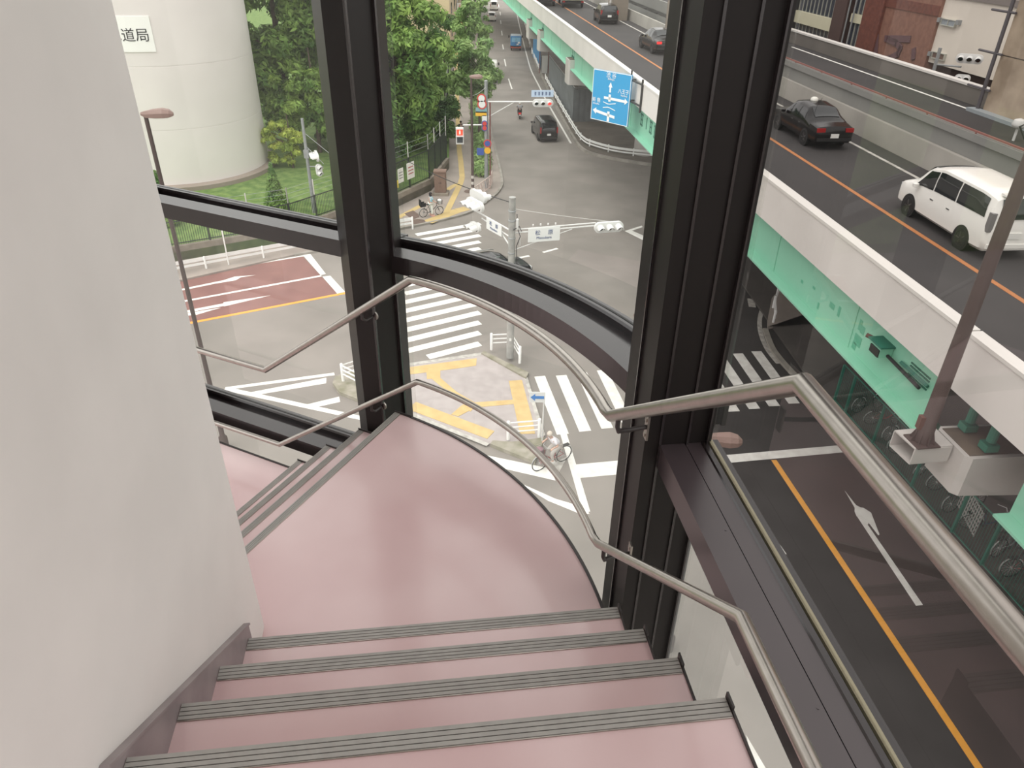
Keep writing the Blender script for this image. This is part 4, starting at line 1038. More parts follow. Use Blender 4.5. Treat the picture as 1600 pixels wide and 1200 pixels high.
# lattice fence at the pavement corner
P = [Vector((*gp2(p), .1)) for p in ((738, 318), (752, 308), (766, 297), (769, 288))]
o = empty('lattice_fence', P[0], 'pinkish white lattice fence on the corner of the far pavement', 'fence')
M_PINKW = mat('pinkish_white_steel', (206, 186, 178), .6)
for z in (.95, .15): MB().tube([p+Vector((0, 0, z)) for p in P], .03, 6).build('rail', M_PINKW, o)
for p in P: MB().tube([p, p+Vector((0, 0, 1.0))], .035, 6).build('post', M_PINKW, o)
mb = MB()
for a, b in zip(P[:-1], P[1:]):
    k = max(2, int((b-a).length/.4))
    for i in range(k):
        q0 = a.lerp(b, i/k); q1 = a.lerp(b, (i+1)/k); mb.tube([q0+Vector((0, 0, .15)), q1+Vector((0, 0, .95))], .016, 4).tube([q0+Vector((0, 0, .95)), q1+Vector((0, 0, .15))], .016, 4)
mb.build('lattice', M_PINKW, o)
# utility cabinet by the low wall
ub = at(682, 301, .1)+Vector((.35, -.35, 0)); M_CAB = mat('brown_cabinet', (124, 102, 90), .7, var=.06)
o = empty('utility_cabinet', (ub.x, ub.y, .1), 'brown steel utility cabinet on a plinth against the low wall', 'cabinet')
MB().box((ub.x, ub.y, .2), (1.15, .9, .2)).build('plinth', M_CONC, o)
MB().box((ub.x, ub.y, 1.02), (.82, .6, 1.45)).build('body', M_CAB, o)
MB().box((ub.x, ub.y, 1.79), (.9, .68, .1)).build('roof', M_CAB, o)
for dx in (-.2, .2):
    d = MB().box((ub.x+dx, ub.y-.308, 1.0), (.38, .02, 1.3)).build('door', M_CAB, o); MB().box((ub.x+dx*.3, ub.y-.325, 1.0), (.03, .02, .12)).build('handle', M_DARK, d)
# shop signs far up the pavement
M_SHOPW = mat('white_shop_sign', (232, 228, 224), .6)
zz = 130
def far_sign(px, py, Y, w, h, m, lab, texts=()):
    q = onplane(px, py, 0, 1, Y); o = plate('shop_sign', q, -PI/2, w, h, m, lab, texts, th=.2)
    MB().tube([(q.x-w/2-.1, q.y+.1, 0), (q.x-w/2-.1, q.y+.1, q.z+h/2)], .06, 6).build('post', M_GALV, o)
far_sign(719, 10.5, 128, .95, .95, M_SHOPW, 'white sign with a red letter high above the far pavement', [('P', .8, 0, 0, M_SRED)])
far_sign(721, 20, 126, .5, .9, M_SYEL, 'narrow yellow sign below the white one')
far_sign(720.5, 34, 122, .85, 1.5, M_SRED, 'red upright sign between the street trees and the beige building')
far_sign(716, 44, 120, .7, .7, mat('grey_blue_sign', (150, 166, 184), .6), 'small grey-blue board below the red sign')
# ================================================================== THE VIADUCT
M_DECK = mat('deck_asphalt', (58, 55, 55), .85, rgb2=(50, 48, 48), scale=.4, detail=8)
M_PARA = mat('off_white_parapet', (216, 212, 208), .6, rgb2=(207, 203, 199), scale=.4)
M_GREEN = mat('pale_green_steel', (142, 204, 178), .5, rgb2=(134, 194, 169), scale=.3)
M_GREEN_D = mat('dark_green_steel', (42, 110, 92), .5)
M_BARR = mat('grey_concrete_barrier', (168, 165, 157), .85, rgb2=(152, 149, 142), scale=.5, detail=6)
M_BARR2 = mat('grey_painted_barrier', (138, 138, 134), .7, rgb2=(128, 128, 125), scale=.4)
M_STEELGREY = mat('light_grey_painted_steel', (188, 184, 180), .5, var=.03, scale=2)
M_ORANGE = mat('orange_line_paint', (176, 114, 66), .7, var=.06)
M_SOOT = mat('dirty_brown_concrete', (104, 92, 80), .95, rgb2=(78, 70, 62), scale=2.5, detail=8)
M_REDRAIL = mat('dull_red_rail', (140, 92, 84), .6)
def vx(y): return -4.534e-5*y*y-.10271*y+10.718
def VP(y, o):
    s_ = -2*4.534e-5*y-.10271; l = math.sqrt(1+s_*s_); return (vx(y)+o/l, y-o*s_/l)
def VN(y):
    s_ = -2*4.534e-5*y-.10271; l = math.sqrt(1+s_*s_); return (1/l, -s_/l)
def ys(a, b, n=36): return [a+(b-a)*i/n for i in range(n+1)]
def vsweep(mb, a, b, prof, n=36):
    Y = ys(a, b, n); return mb.sweep([VP(y, 0) for y in Y], [VN(y) for y in Y], prof)
def ysolve(px, o, z):
    """position along the viaduct whose offset-o, height-z point is seen in column px"""
    lo, hi = 3.0, 150.0
    for _ in range(60):
        m_ = (lo+hi)/2
        if proj((*VP(m_, o), z))[0] > px: lo = m_
        else: hi = m_
    return lo
Y_END = 175.0
JY = ysolve(1513, 0, 10.0)
vd = empty('viaduct', (*VP(40, 4), 0), 'elevated road deck with green girders and off-white parapet', 'viaduct', kind='structure')
vsweep(MB(), -12, Y_END, [(.3, 8.8), (8.3, 8.8), (8.3, 9.1), (.3, 9.1)]).build('deck', M_DECK, vd)
for a, b in ((-12, JY-.03), (JY+.03, Y_END)):
    mb = MB(); vsweep(mb, a, b, [(0, 8.68), (.36, 8.68), (.36, 9.1), (.26, 9.92), (0, 9.92)], 48); mb.build('parapet', M_PARA, vd)
    mb = MB(); vsweep(mb, a, b, [(-.03, 9.92), (.29, 9.92), (.29, 10.0), (-.03, 10.0)], 48); mb.build('coping', mat('white_coping', (214, 211, 206), .55), vd)
for o_, wd, m in ((3.75, .16, M_ORANGE), (7.0, .15, M_PAINT_O)):
    mb = MB(); vsweep(mb, -12, Y_END, [(o_-wd/2, 9.1), (o_+wd/2, 9.1), (o_+wd/2, 9.108), (o_-wd/2, 9.108)], 48)
    ob = mb.build('lane_line', m, vd)
# girders: spans broken at the near pier
g1 = ysolve(1434, .1, 7.08); g2 = ysolve(1553, .1, 7.08)
def girder(a, b):
    mb = MB(); vsweep(mb, a, b, [(.42, 7.1), (.46, 7.1), (.46, 8.72), (.42, 8.72)]); vsweep(mb, a, b, [(.08, 7.04), (.82, 7.04), (.82, 7.10), (.08, 7.10)])
    y = a+.04
    while y < b:
        x0, y0 = VP(y, .27); mb.box((x0, y0, 7.9), (.3, .02, 1.6), math.atan2(VN(y)[1], VN(y)[0])) if (abs(y-a) < .1) else None
        y += 6
    return mb.build('girder', M_GREEN, vd)
girder(g1, Y_END); girder(-12, g2)
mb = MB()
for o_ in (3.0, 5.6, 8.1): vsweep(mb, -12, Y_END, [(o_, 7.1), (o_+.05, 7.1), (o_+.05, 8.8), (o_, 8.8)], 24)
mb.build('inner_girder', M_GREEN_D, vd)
# stiffener seams on the girder
mb = MB(); y = g1+4.0
while y < 130:
    p = VP(y, .41); mb.box((p[0], p[1], 7.9), (.03, .025, 1.55), math.atan2(VN(y)[1], VN(y)[0])); y += 5.2
mb.build('stiffener', M_GREEN, vd)
# bolted splice and pipe by the pier
def on_web(px, py, o=.42):
    y = ysolve(px, o, 8.0); p = VP(y, o); z = zat(p, py); y = ysolve(px, o, z); p = VP(y, o); return y, zat(p, py)
bo = empty('drain_box', (*VP(on_web(1385, 545)[0], .3), 7.9), 'green drain box with a black outlet pipe on the girder', 'box')
yb, zb = on_web(1386, 545)
Rz = math.atan2(VN(yb)[1], VN(yb)[0])
c = VP(yb, .24); MB().box((c[0], c[1], zb+.03), (.34, .52, .28), Rz).build('body', M_GREEN, bo)
MB().box((c[0], c[1], zb+.19), (.42, .62, .04), Rz).build('lid', M_GREEN_D, bo)
c2 = VP(yb-.05, .05); MB().box((c2[0], c2[1], zb), (.03, .40, .2), Rz).build('opening', M_DARK, bo)
p0 = VP(yb+.35, .2); MB().tube([(p0[0], p0[1], zb+.12), (*VP(yb+.5, .1), zb+.14)], .06, 8).build('spout', mat('rust_brown_pipe', (96, 64, 56), .7), bo)
ye, ze = on_web(1442, 606)
tag(MB().tube([(*VP(yb-.25, .30), zb-.05), (*VP((yb+ye)/2, .30), (zb+ze)/2-.02), (*VP(ye, .30), ze)], .045, 8).build('drain_pipe', M_CABLE), 'black drain pipe along the green girder', 'pipe')
ya, za = on_web(1410, 566); yb2, zb2 = on_web(1452, 604)
mb = MB()
pA = VP(ya, .38); pB = VP(yb2, .38)
mb.tube([(pA[0], pA[1], za), (pB[0], pB[1], zb2)], .05, 4)
for i in range(14):
    for dz in (-.12, .1, .18):
        t = .3+.7*i/14; q = Vector((*VP(ya+(yb2-ya)*t, .405), za+(zb2-za)*t+dz)); mb.box(q, (.03, .035, .035), Rz)
mb.build('splice_bolt', M_GREEN_D, vd)
yq = g2-.3; mb = MB()
for i in range(22):
    for z in (8.35, 8.5): q = VP(yq-i*.22, .405); mb.box((q[0], q[1], z), (.03, .035, .035), Rz)
mb.build('splice_bolt', M_GREEN_D, vd)
mb = MB(); vsweep(mb, -6, g2-.1, [(.28, 8.05), (.40, 8.05), (.40, 8.15), (.28, 8.15)], 10); mb.build('ledge', M_GREEN_D, vd)
# painted characters on the girder right of the blue sign
M_GTEXT = mat('dark_green_lettering', (34, 104, 86), .6)
mb = MB()
for j, (px, py) in enumerate(((1003, 187), (1010.5, 193), (1017, 199), (1024, 207), (1031.5, 215), (1040, 224))):
    y, z = on_web(px, py); nrm = VN(y); a_ = math.atan2(nrm[1], nrm[0])
    for dz in ((0,) if j == 1 else (-.26, 0.0, .26)): q = VP(y, .41); mb.box((q[0], q[1], z+dz), (.012, .10 if j == 1 else .5-.1*(dz == 0), .6 if j == 1 else .08), a_)
    if j != 1:
        for dy in (-.14, .14): q = VP(y+dy, .41); mb.box((q[0], q[1], z), (.014, .08, .66), a_)
mb.build('lettering', M_GTEXT, vd)
# repainted spots
mb = MB()
for px, py, w, h in ((1299, 478, .28, .16), (1310, 487, .12, .3), (1344, 508, .14, .3), (1347, 516, .2, .22), (1337, 532, .35, .3), (1330, 540, .2, .2), (1276, 478, .1, .2), (1252, 440, .14, .1), (1271, 450, .16, .08), (1392, 640, .3, .2)):
    y, z = on_web(px, py); p = VP(y, .416); mb.box((p[0], p[1], z), (.006, w, h), math.atan2(VN(y)[1], VN(y)[0]))
mb.build('repainted_spot', mat('green_touch_up_paint', (92, 172, 142), .5), vd)

# crossheads (pier ends) and columns
def crosshead(yc, wd, lab, zt=7.75, zb=5.9, out=-.06):
    o = empty('pier', (*VP(yc, 3), 0), lab, 'pier', 'piers of the viaduct', kind='structure')
    P = [VP(yc-wd/2, out+.12), VP(yc-wd/2+.12, out), VP(yc+wd/2-.12, out), VP(yc+wd/2, out+.12), VP(yc+wd/2, 8), VP(yc-wd/2, 8)]
    MB().prism(P, lambda x, y: zb if (x-VP(y, 0)[0]) < 2 else zb-.4, zt-.02).build('crosshead', M_STEELGREY, o)
    MB().prism([VP(yc-wd/2+.1, out+.1), VP(yc+wd/2-.1, out+.1), VP(yc+wd/2-.1, 7.9), VP(yc-wd/2+.1, 7.9)], zt-.02, zt).build('dirty_top', M_SOOT, o)
    x, y = VP(yc, 7.0); MB().lathe((x, y, 0), [(.9, 0), (.9, zb)], 24).build('column', M_STEELGREY, o, smooth=40)
    for dy in (-.35, .35):
        x, y = VP(yc+dy, .5); MB().box((x, y, zt+.12), (.28, .26, .16), Rz).build('bearing', M_GREEN_D, o); MB().lathe((x, y, zt+.24), [(.10, 0), (.10, .4), (.05, .42)], 12).build('pin', M_GREEN_D, o)
    return o
yc0 = (Vector(at(1515, 713, 7.75)).y+Vector(at(1468, 668, 7.75)).y)/2
wd0 = abs(Vector(at(1515, 713, 7.75)).y-Vector(at(1462, 662, 7.75)).y)
czb = zat(VP(yc0-wd0/2, 0), 775)
crosshead(yc0, wd0, 'light grey pier head under the parapet joint, carrying the brown lamp post', zb=czb)
for px, lab in ((889, 'light grey pier head just left of the blue direction sign'), (843, 'light grey pier head level with the blue truck'), (825.5, 'most distant light grey pier head under the viaduct')):
    crosshead(ysolve(px, 0, 7.75)+.5, 1.6, lab)
# lamp post on its hollow bracket
bl_ = [at(1398, 672, 7.75), at(1430, 701, 7.75), at(1489, 696, 7.75), at(1460, 667, 7.75)]
zbb = zat((bl_[1].x, bl_[1].y), 726)
br = empty('lamp_post', (bl_[0].x, bl_[0].y, zbb), 'brown lamp post standing on a hollow light grey bracket of the viaduct pier', 'lamp post')
B = [Vector((p.x, p.y)) for p in bl_]; mb = MB()
mb.prism(B, 7.72, 7.75); mb.prism(B, zbb, zbb+.03)
for a, b in ((B[1], B[2]), (B[0], B[3])):
    t = (b-a).normalized(); nn = Vector((-t.y, t.x))*.012; mb.prism([a-nn, b-nn, b+nn, a+nn], zbb+.03, 7.72)
mb.build('bracket', M_STEELGREY, br)
lp = at(1440, 690, 7.75); lzt = zat(lp, 234)
mb = MB().lathe((lp.x, lp.y, 7.77), [(.17, 0), (.165, .4), (.15, .42), (.13, 3), (.115, lzt-7.8), (.09, lzt-7.77)], 20); mb.build('pole', M_BROWN, br, smooth=40)
rzb = math.atan2((B[2]-B[1]).y, (B[2]-B[1]).x)
mb = MB().box((lp.x, lp.y, 7.765), (.52, .52, .03), rzb)
for i in range(8):
    a = i*PI/4; u = vec(a); mb.solid([Vector((lp.x, lp.y, 7.78))+u*.15, Vector((lp.x, lp.y, 7.78))+u*.26, Vector((lp.x, lp.y, 8.1))+u*.15], Vector((-u.y, u.x, 0))*.012)
mb.build('base_flange', M_BROWN, br)
MB().box((lp.x-.17, lp.y, 8.25), (.1, .14, .3)).build('hatch', mat('rust_brown_pipe', (96, 64, 56), .7), br)
MB().tube([Vector((lp.x, lp.y, lzt-.1)), Vector((lp.x-.3, lp.y+.1, lzt+.35)), Vector((lp.x+.1, lp.y+.1, lzt+.55)), Vector((lp.x+.3, lp.y, lzt+.1))], .015, 6).build('cable_loop', M_CABLE, br)

# median barrier, upper carriageway, outer wall
vsweep(MB(), -12, Y_END, [(7.95, 9.1), (8.25, 9.1), (8.2, 10.0), (8.0, 10.0)], 48).build('barrier', M_BARR, vd)
cw = empty('upper_carriageway', (*VP(30, 11), 9.0), 'second, higher carriageway with its outer wall', 'viaduct', kind='structure')
YS = 53.0
vsweep(MB(), -12, YS, [(8.22, 9.1), (8.34, 9.1), (8.34, 10.85), (8.10, 10.85), (8.10, 10.6), (8.22, 10.55)], 30).build('side_wall', M_BARR2, cw)
mb = MB(); vsweep(mb, -12, YS, [(8.16, 10.90), (8.22, 10.90), (8.22, 10.96), (8.16, 10.96)], 30)
for i in range(22):
    x, y = VP(-10+3*i, 8.19); mb.box((x, y, 10.87), (.04, .05, .08), Rz)
mb.build('red_rail', M_REDRAIL, cw)
vsweep(MB(), -12, YS, [(8.34, 9.7), (14.6, 9.7), (14.6, 10.0), (8.34, 10.0)], 30).build('deck', M_DECK, cw)
vsweep(MB(), YS, Y_END, [(10.4, 9.7), (16.6, 9.7), (16.6, 10.0), (10.4, 10.0)], 30).build('deck', M_DECK, cw)
vsweep(MB(), YS, Y_END, [(10.4, 9.0), (10.6, 9.0), (10.6, 10.9), (10.4, 10.9)], 30).build('side_wall', M_BARR2, cw)
vsweep(MB(), -12, YS, [(13.33, 10.0), (13.48, 10.0), (13.48, 10.008), (13.33, 10.008)], 30).build('lane_line', M_PAINT, cw)
vsweep(MB(), -12, YS+20, [(14.2, 9.6), (14.5, 9.6), (14.5, 10.72), (14.2, 10.72)], 30).build('outer_wall', mat('brown_grey_wall', (112, 107, 101), .8, rgb2=(100, 96, 91), scale=.4), cw)
vsweep(MB(), -12, YS+20, [(14.15, 10.72), (14.55, 10.72), (14.55, 10.82), (14.15, 10.82)], 30).build('coping', mat('white_coping', (214, 211, 206), .55), cw)
# columns standing between the carriageways
for px, py, w, d, lab in ((1051, 43, 1.5, 1.9, 'brown steel column between the carriageways beside the black saloon'), (958, 15, 1.5, 1.9, 'brown steel column between the carriageways behind the black hatchback')):
    q = at(px, py, 10.0)
    o = empty('steel_column', (q.x, q.y, 9.0), lab, 'column', kind='structure')
    r_ = math.atan2(VN(q.y)[1], VN(q.y)[0])
    MB().box((q.x+.5, q.y+.6, 14), (w, d, 10), r_).build('shaft', mat('brown_grey_steel', (128, 118, 106), .6, var=.05), o)
    MB().tube([(q.x-.35, q.y-.5, 9.6), (q.x-.35, q.y-.5, 19)], .09, 8).build('downpipe', M_STEELGREY, o)
# stained concrete pier with pipes at the right edge
cA = at(1534, 176, 10.0); 
cp_t = Vector((0.105, -1, 0)).normalized(); cp_n = Vector((1, .105, 0)).normalized()
po_ = empty('concrete_pier', cA, 'stained concrete pier with a dark pipe at the right edge of the upper road', 'pier', kind='structure')
def slabp(mb, s0, s1, n0, n1, z0, z1): mb.prism([cA.to_2d()+cp_t.to_2d()*s+cp_n.to_2d()*n for s, n in ((s0, n0), (s1, n0), (s1, n1), (s0, n1))], z0, z1); return mb
M_STAIN = mat('streaked_concrete', (178, 162, 142), .9, rgb2=(138, 122, 104), scale=.7, detail=8)
mb = MB(); slabp(mb, 0, 9, 0, 2.4, 10.1, 12.35); slabp(mb, 0, 9, 0, 2.4, 12.4, 14.55); mb.build('concrete_panel', M_STAIN, po_)
slabp(MB(), .03, 9, .03, 2.4, 9.6, 19).build('core', M_SOOT, po_)
slabp(MB(), -.1, 9, -.1, 2.4, 14.6, 14.95).build('band', mat('grey_band', (140, 138, 134), .7), po_)
slabp(MB(), .0, 9, 0, 2.4, 15.0, 19).build('ochre_panel', mat('ochre_panel', (198, 148, 66), .7, var=.08, scale=1), po_)
slabp(MB(), -.5, 9, -.45, .0, 10.0, 10.14).build('foot_plate', mat('bluish_grey_steel', (150, 158, 162), .5), po_)
pq = cA+cp_t*(-.22)+cp_n*(-.1)
MB().tube([(pq.x, pq.y, 10.1), (pq.x, pq.y, 19)], .085, 10).build('pipe', mat('dark_grey_pipe', (84, 80, 84), .5), po_, smooth=40)
for z in (10.95, 12.4, 14.0):
    MB().tube([Vector((pq.x, pq.y, z))-cp_t*1.15, Vector((pq.x, pq.y, z))+cp_t*.4], .05, 8).build('stub', mat('dark_grey_pipe', (84, 80, 84), .5), po_)

# blue direction sign hung off the parapet
M_BLUESIGN = mat('blue_direction_sign', (44, 152, 206), .45); M_SWHITE = mat('white_sign_lettering', (236, 240, 240), .5)
yR = ysolve(984, -.35, 9.0); pR = VP(yR, -.35); zR0, zR1 = zat(pR, 200.5), zat(pR, 119)
pL = onplane(925.5, 145, 0, 1, yR*1.045); pL = (pL.x, pL.y); zL0, zL1 = zat(pL, 182.8), zat(pL, 106)
SO = Vector((pL[0], pL[1], (zL0+zR0)/2)); SX = Vector((pR[0]-pL[0], pR[1]-pL[1], 0)); SW = SX.length; SX.normalize(); SH = (zL1+zR1)/2-SO.z; SN = Vector((0, 0, 1)).cross(SX)*-1
SN = Vector((SX.y, -SX.x, 0))
so_ = empty('direction_sign', SO, 'large blue direction sign with white arrows hung beside the parapet', 'sign')
def sp3(u, v, d=0.0): return SO+SX*(u*SW)+Vector((0, 0, v*SH))+SN*d
MB().solid([sp3(0, 0), sp3(1, 0), sp3(1, 1), sp3(0, 1)], -SN*.08).build('panel', M_BLUESIGN, so_)
mb = MB()
for a, b in (((0, 0), (1, .012)), ((0, .988), (1, 1)), ((0, 0), (.012, 1)), ((.988, 0), (1, 1))): mb.solid([sp3(a[0], a[1], .004), sp3(b[0], a[1], .004), sp3(b[0], b[1], .004), sp3(a[0], b[1], .004)], SN*.004)
mb.build('border', M_SWHITE, so_)
mb = MB()
def ar_poly(p, d=.006): mb.solid([sp3(u, v, d) for u, v in p], SN*.008)
ar_poly([(.45, .42), (.51, .42), (.51, .56), (.45, .56)]); ar_poly([(.46, .60), (.50, .60), (.50, .70), (.53, .70), (.48, .80), (.43, .70), (.46, .70)])
ar_poly([(.33, .455), (.88, .455), (.88, .42), (.96, .48), (.88, .54), (.88, .505), (.33, .505)])
ar_poly([(.45, .02), (.51, .02), (.51, .22), (.45, .22)]); ar_poly([(.65, .10), (.14, .155), (.14, .12), (.05, .19), (.14, .25), (.14, .21), (.65, .155)])
for k in range(6):
    a0 = .32+.055*k; ar_poly([(a0, .355+.012*abs(k-2.5)), (a0+.055, .355+.012*abs(k-1.5)), (a0+.055, .37+.012*abs(k-1.5)), (a0, .37+.012*abs(k-2.5))]); ar_poly([(a0, .30-.012*abs(k-2.5)), (a0+.055, .30-.012*abs(k-1.5)), (a0+.055, .315-.012*abs(k-1.5)), (a0, .315-.012*abs(k-2.5))])
mb.build('arrow', M_SWHITE, so_)
for t, sz, u, v in (('渋 谷', .10, .48, .925), ('Shibuya', .05, .48, .855), ('八王子', .085, .83, .655), ('Hachioji', .045, .85, .585), ('新 宿', .085, .13, .40), ('Shinjuku', .045, .13, .33)):
    vs, fs = text_mesh(t, sz*SW*1.15, .003); MB().add(frame_pts(vs, sp3(u, v, .012), SX, (0, 0, 1)), fs).build('lettering', M_SWHITE, so_)
mb = MB()
for v in (.9, .5): mb.tube([sp3(.9, v, -.1), Vector((*VP(yR+.3, -.02), SO.z+SH*v))], .05, 6); mb.tube([sp3(1.0, v, -.1), Vector((*VP(yR-1.2, -.05), SO.z+SH*v))], .05, 6)
mb.tube([Vector((*VP(yR-1.2, -.06), SO.z+SH*.38)), Vector((*VP(yR-1.2, -.06), SO.z+SH*1.0))], .06, 6); mb.tube([Vector((*VP(yR+1.2, -.06), SO.z+SH*.5)), Vector((*VP(yR+1.2, -.06), SO.z+SH*1.02))], .05, 6)
mb.build('hanger', M_DARK, so_)

# --- under the viaduct: sheet fence, site panels, guard rails
M_SHEET = mat('grey_sheet_fence', (118, 124, 126), .6, var=.12, scale=.9)
def sheet_fence(pts, h, lab, name='sheet_fence', m=M_SHEET, pitch=.5):
    P = [Vector(p) for p in pts]; o = empty(name, (P[0].x, P[0].y, .15), lab, 'fence')
    mb = MB(); rail = MB()
    for a, b in zip(P[:-1], P[1:]):
        L = (b-a).length; u = (b-a)/L; nn = Vector((-u.y, u.x)); k = int(L/pitch); rz = math.atan2(u.y, u.x)
        for i in range(k):
            c = a+u*(L*(i+.5)/k); mb.box((c.x, c.y, .15+h/2), (L/k*.62, .06, h), rz); c2 = a+u*(L*i/k); mb.box((c2.x+nn.x*.05, c2.y+nn.y*.05, .15+h/2), (L/k*.4, .04, h), rz)
        rail.tube([(a.x, a.y, h+.3), (b.x, b.y, h+.3)], .04, 6)
    mb.build('sheets', m, o); rail.build('top_rail', M_GALV, o)
    return o
f0, f1 = at(857, 131, .15), at(895.5, 191, .15)
sheet_fence([(f0.x, f0.y), (f1.x, f1.y), (f1.x+3.2, f1.y+.5)], zat(f1, 140)-.15, 'tall grey sheet fence enclosing the ground under the viaduct')
b0, b1 = at(836.5, 104, .15), at(844, 107, .15)
sheet_fence([(b0.x-.2, b0.y+9), (b1.x, b1.y)], 3.4, 'blue sheet panel under the viaduct beside the blue truck', 'site_panel', mat('blue_sheet_panel', (74, 140, 184), .6), .6)
w0 = at(850.5, 115, .15); tag(MB().box((w0.x, w0.y, 1.25), (.75, .08, 2.1)).build('white_board', M_WHITE), 'white upright board beside the blue sheet panel', 'board')
o = empty('rusty_frame', (w0.x-.7, w0.y, .15), 'rust-red steel frame standing beside the white board', 'frame')
for dx in (-.55, .6): MB().tube([(w0.x-.1+dx, w0.y+.3, .15), (w0.x-.1+dx, w0.y+.3, 3.0)], .06, 6).build('upright', mat('rust_red_conduit', (120, 66, 62), .7), o)
MB().tube([(w0.x-.65, w0.y+.3, 3.0), (w0.x+.5, w0.y+.3, 3.0)], .06, 6).build('crossbar', mat('rust_red_conduit', (120, 66, 62), .7), o)
guard([gp2(p) for p in ((812, 8), (819, 35), (828, 74))], 'far stretch of guard rail along the viaduct kerb', step=4)
guard([gp2(p) for p in ((831, 84), (842, 110))], 'short middle stretch of guard rail along the viaduct kerb', step=4)
guard([tuple(p) for p in smooth([gp2(p) for p in ((852, 126), (870, 160), (897, 207), (911, 226), (928, 234.5), (965, 244), (1018, 250), (1075, 256))])], 'guard rail bending round under the viaduct by the blue sign', step=2.2)
guard([tuple(p) for p in smooth([gp2(p) for p in ((1207, 508), (1206, 492), (1209, 475), (1217, 458), (1228, 448))])], 'short curved guard rail on the dim pavement corner', step=1.5)

# green mesh fence beside the right-hand road, bicycles behind it
M_GFENCE = mat('dark_green_fence_steel', (38, 110, 92), .5)
o = empty('mesh_fence', at(1312, 625, 0), 'dark green mesh fence along the bicycle park under the viaduct', 'fence')
tops = [at(px, py, 1.85) for px, py in ((1320, 570), (1336, 588), (1382, 634), (1432, 700), (1484, 770), (1558, 817.5), (1640, 893))]
A_, B_ = tops[0], tops[-1]; fdir = (B_-A_).normalized()
st_ = [0.0, (tops[1]-A_).dot(fdir), (tops[2]-A_).dot(fdir), (tops[3]-A_).dot(fdir), (tops[4]-A_).dot(fdir), (tops[5]-A_).dot(fdir), (B_-A_).length]
mb = MB().tube([A_, B_], .03, 6).tube([A_-Vector((0, 0, 1.7)), B_-Vector((0, 0, 1.7))], .025, 6); mb.build('rail', M_GFENCE, o)
for s_ in st_:
    q = A_+fdir*s_; MB().box((q.x, q.y, .93), (.07, .09, 1.86), math.atan2(fdir.y, fdir.x)).build('post', M_GFENCE, o)
mb = MB(); Lf = (B_-A_).length; k = int(Lf/.11)
for i in range(k):
    q = A_+fdir*(Lf*i/k); mb.box((q.x, q.y, .98), (.008, .008, 1.72), 0)
for j in range(12): mb.tube([(A_.x, A_.y, .2+.14*j), (B_.x, B_.y, .2+.14*j)], .004, 4)
mb.build('mesh', M_GFENCE, o)
# light grating leaning behind the fence under the pier
gq = at(1507, 790, 1.0)
o = empty('grating', (gq.x, gq.y, .1), 'light steel grating panel behind the green mesh fence', 'grating')
mb = MB(); 
for i in range(13): mb.box((gq.x+.12+.02*i, gq.y-.75+.125*i, .85), (.02, .03, 1.0), .1)
for j in range(6): mb.box((gq.x+.24, gq.y, .4+.18*j), (.03, 1.55, .03), math.radians(-9))
mb.build('bars', M_STEELGREY, o)
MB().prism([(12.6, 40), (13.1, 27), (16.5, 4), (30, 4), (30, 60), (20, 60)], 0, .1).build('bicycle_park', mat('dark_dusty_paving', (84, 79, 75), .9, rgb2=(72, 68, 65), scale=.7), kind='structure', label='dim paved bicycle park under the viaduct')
# ================================================================== VEHICLES
def paint(name, rgb, rough=.18, metal=0.0): return mat(name, rgb, rough, metal=metal, coat=.2, spec=.4)
P_BLACK = paint('black_car_paint', (10, 10, 11)); P_WHITE = paint('white_car_paint', (232, 231, 226), .25)
P_BLUE = mat('blue_truck_paint', (66, 130, 178), .4); P_LBLUE = mat('light_blue_truck_panel', (128, 180, 208), .4); P_BLACK2 = paint('charcoal_car_paint', (34, 34, 37))
M_CGLASS = mat('dark_car_glass', (30, 34, 36), .06, spec=.8); M_TYRE = mat('tyre_rubber', (24, 24, 25), .85); M_RIM = mat('alloy_wheel', (150, 150, 152), .35, metal=.7)
M_TAIL = mat('red_tail_lamp', (150, 28, 28), .25); M_TAIL_ON = mat('lit_red_tail_lamp', (210, 40, 40), .25, emit=.7); M_HEADL = mat('clear_head_lamp', (200, 204, 206), .15)
M_PLATE = mat('white_number_plate', (224, 224, 220), .5); M_CHROME = mat('chrome_trim', (190, 190, 190), .2, metal=1.0); M_TRIMB = mat('black_plastic_trim', (26, 26, 27), .6)

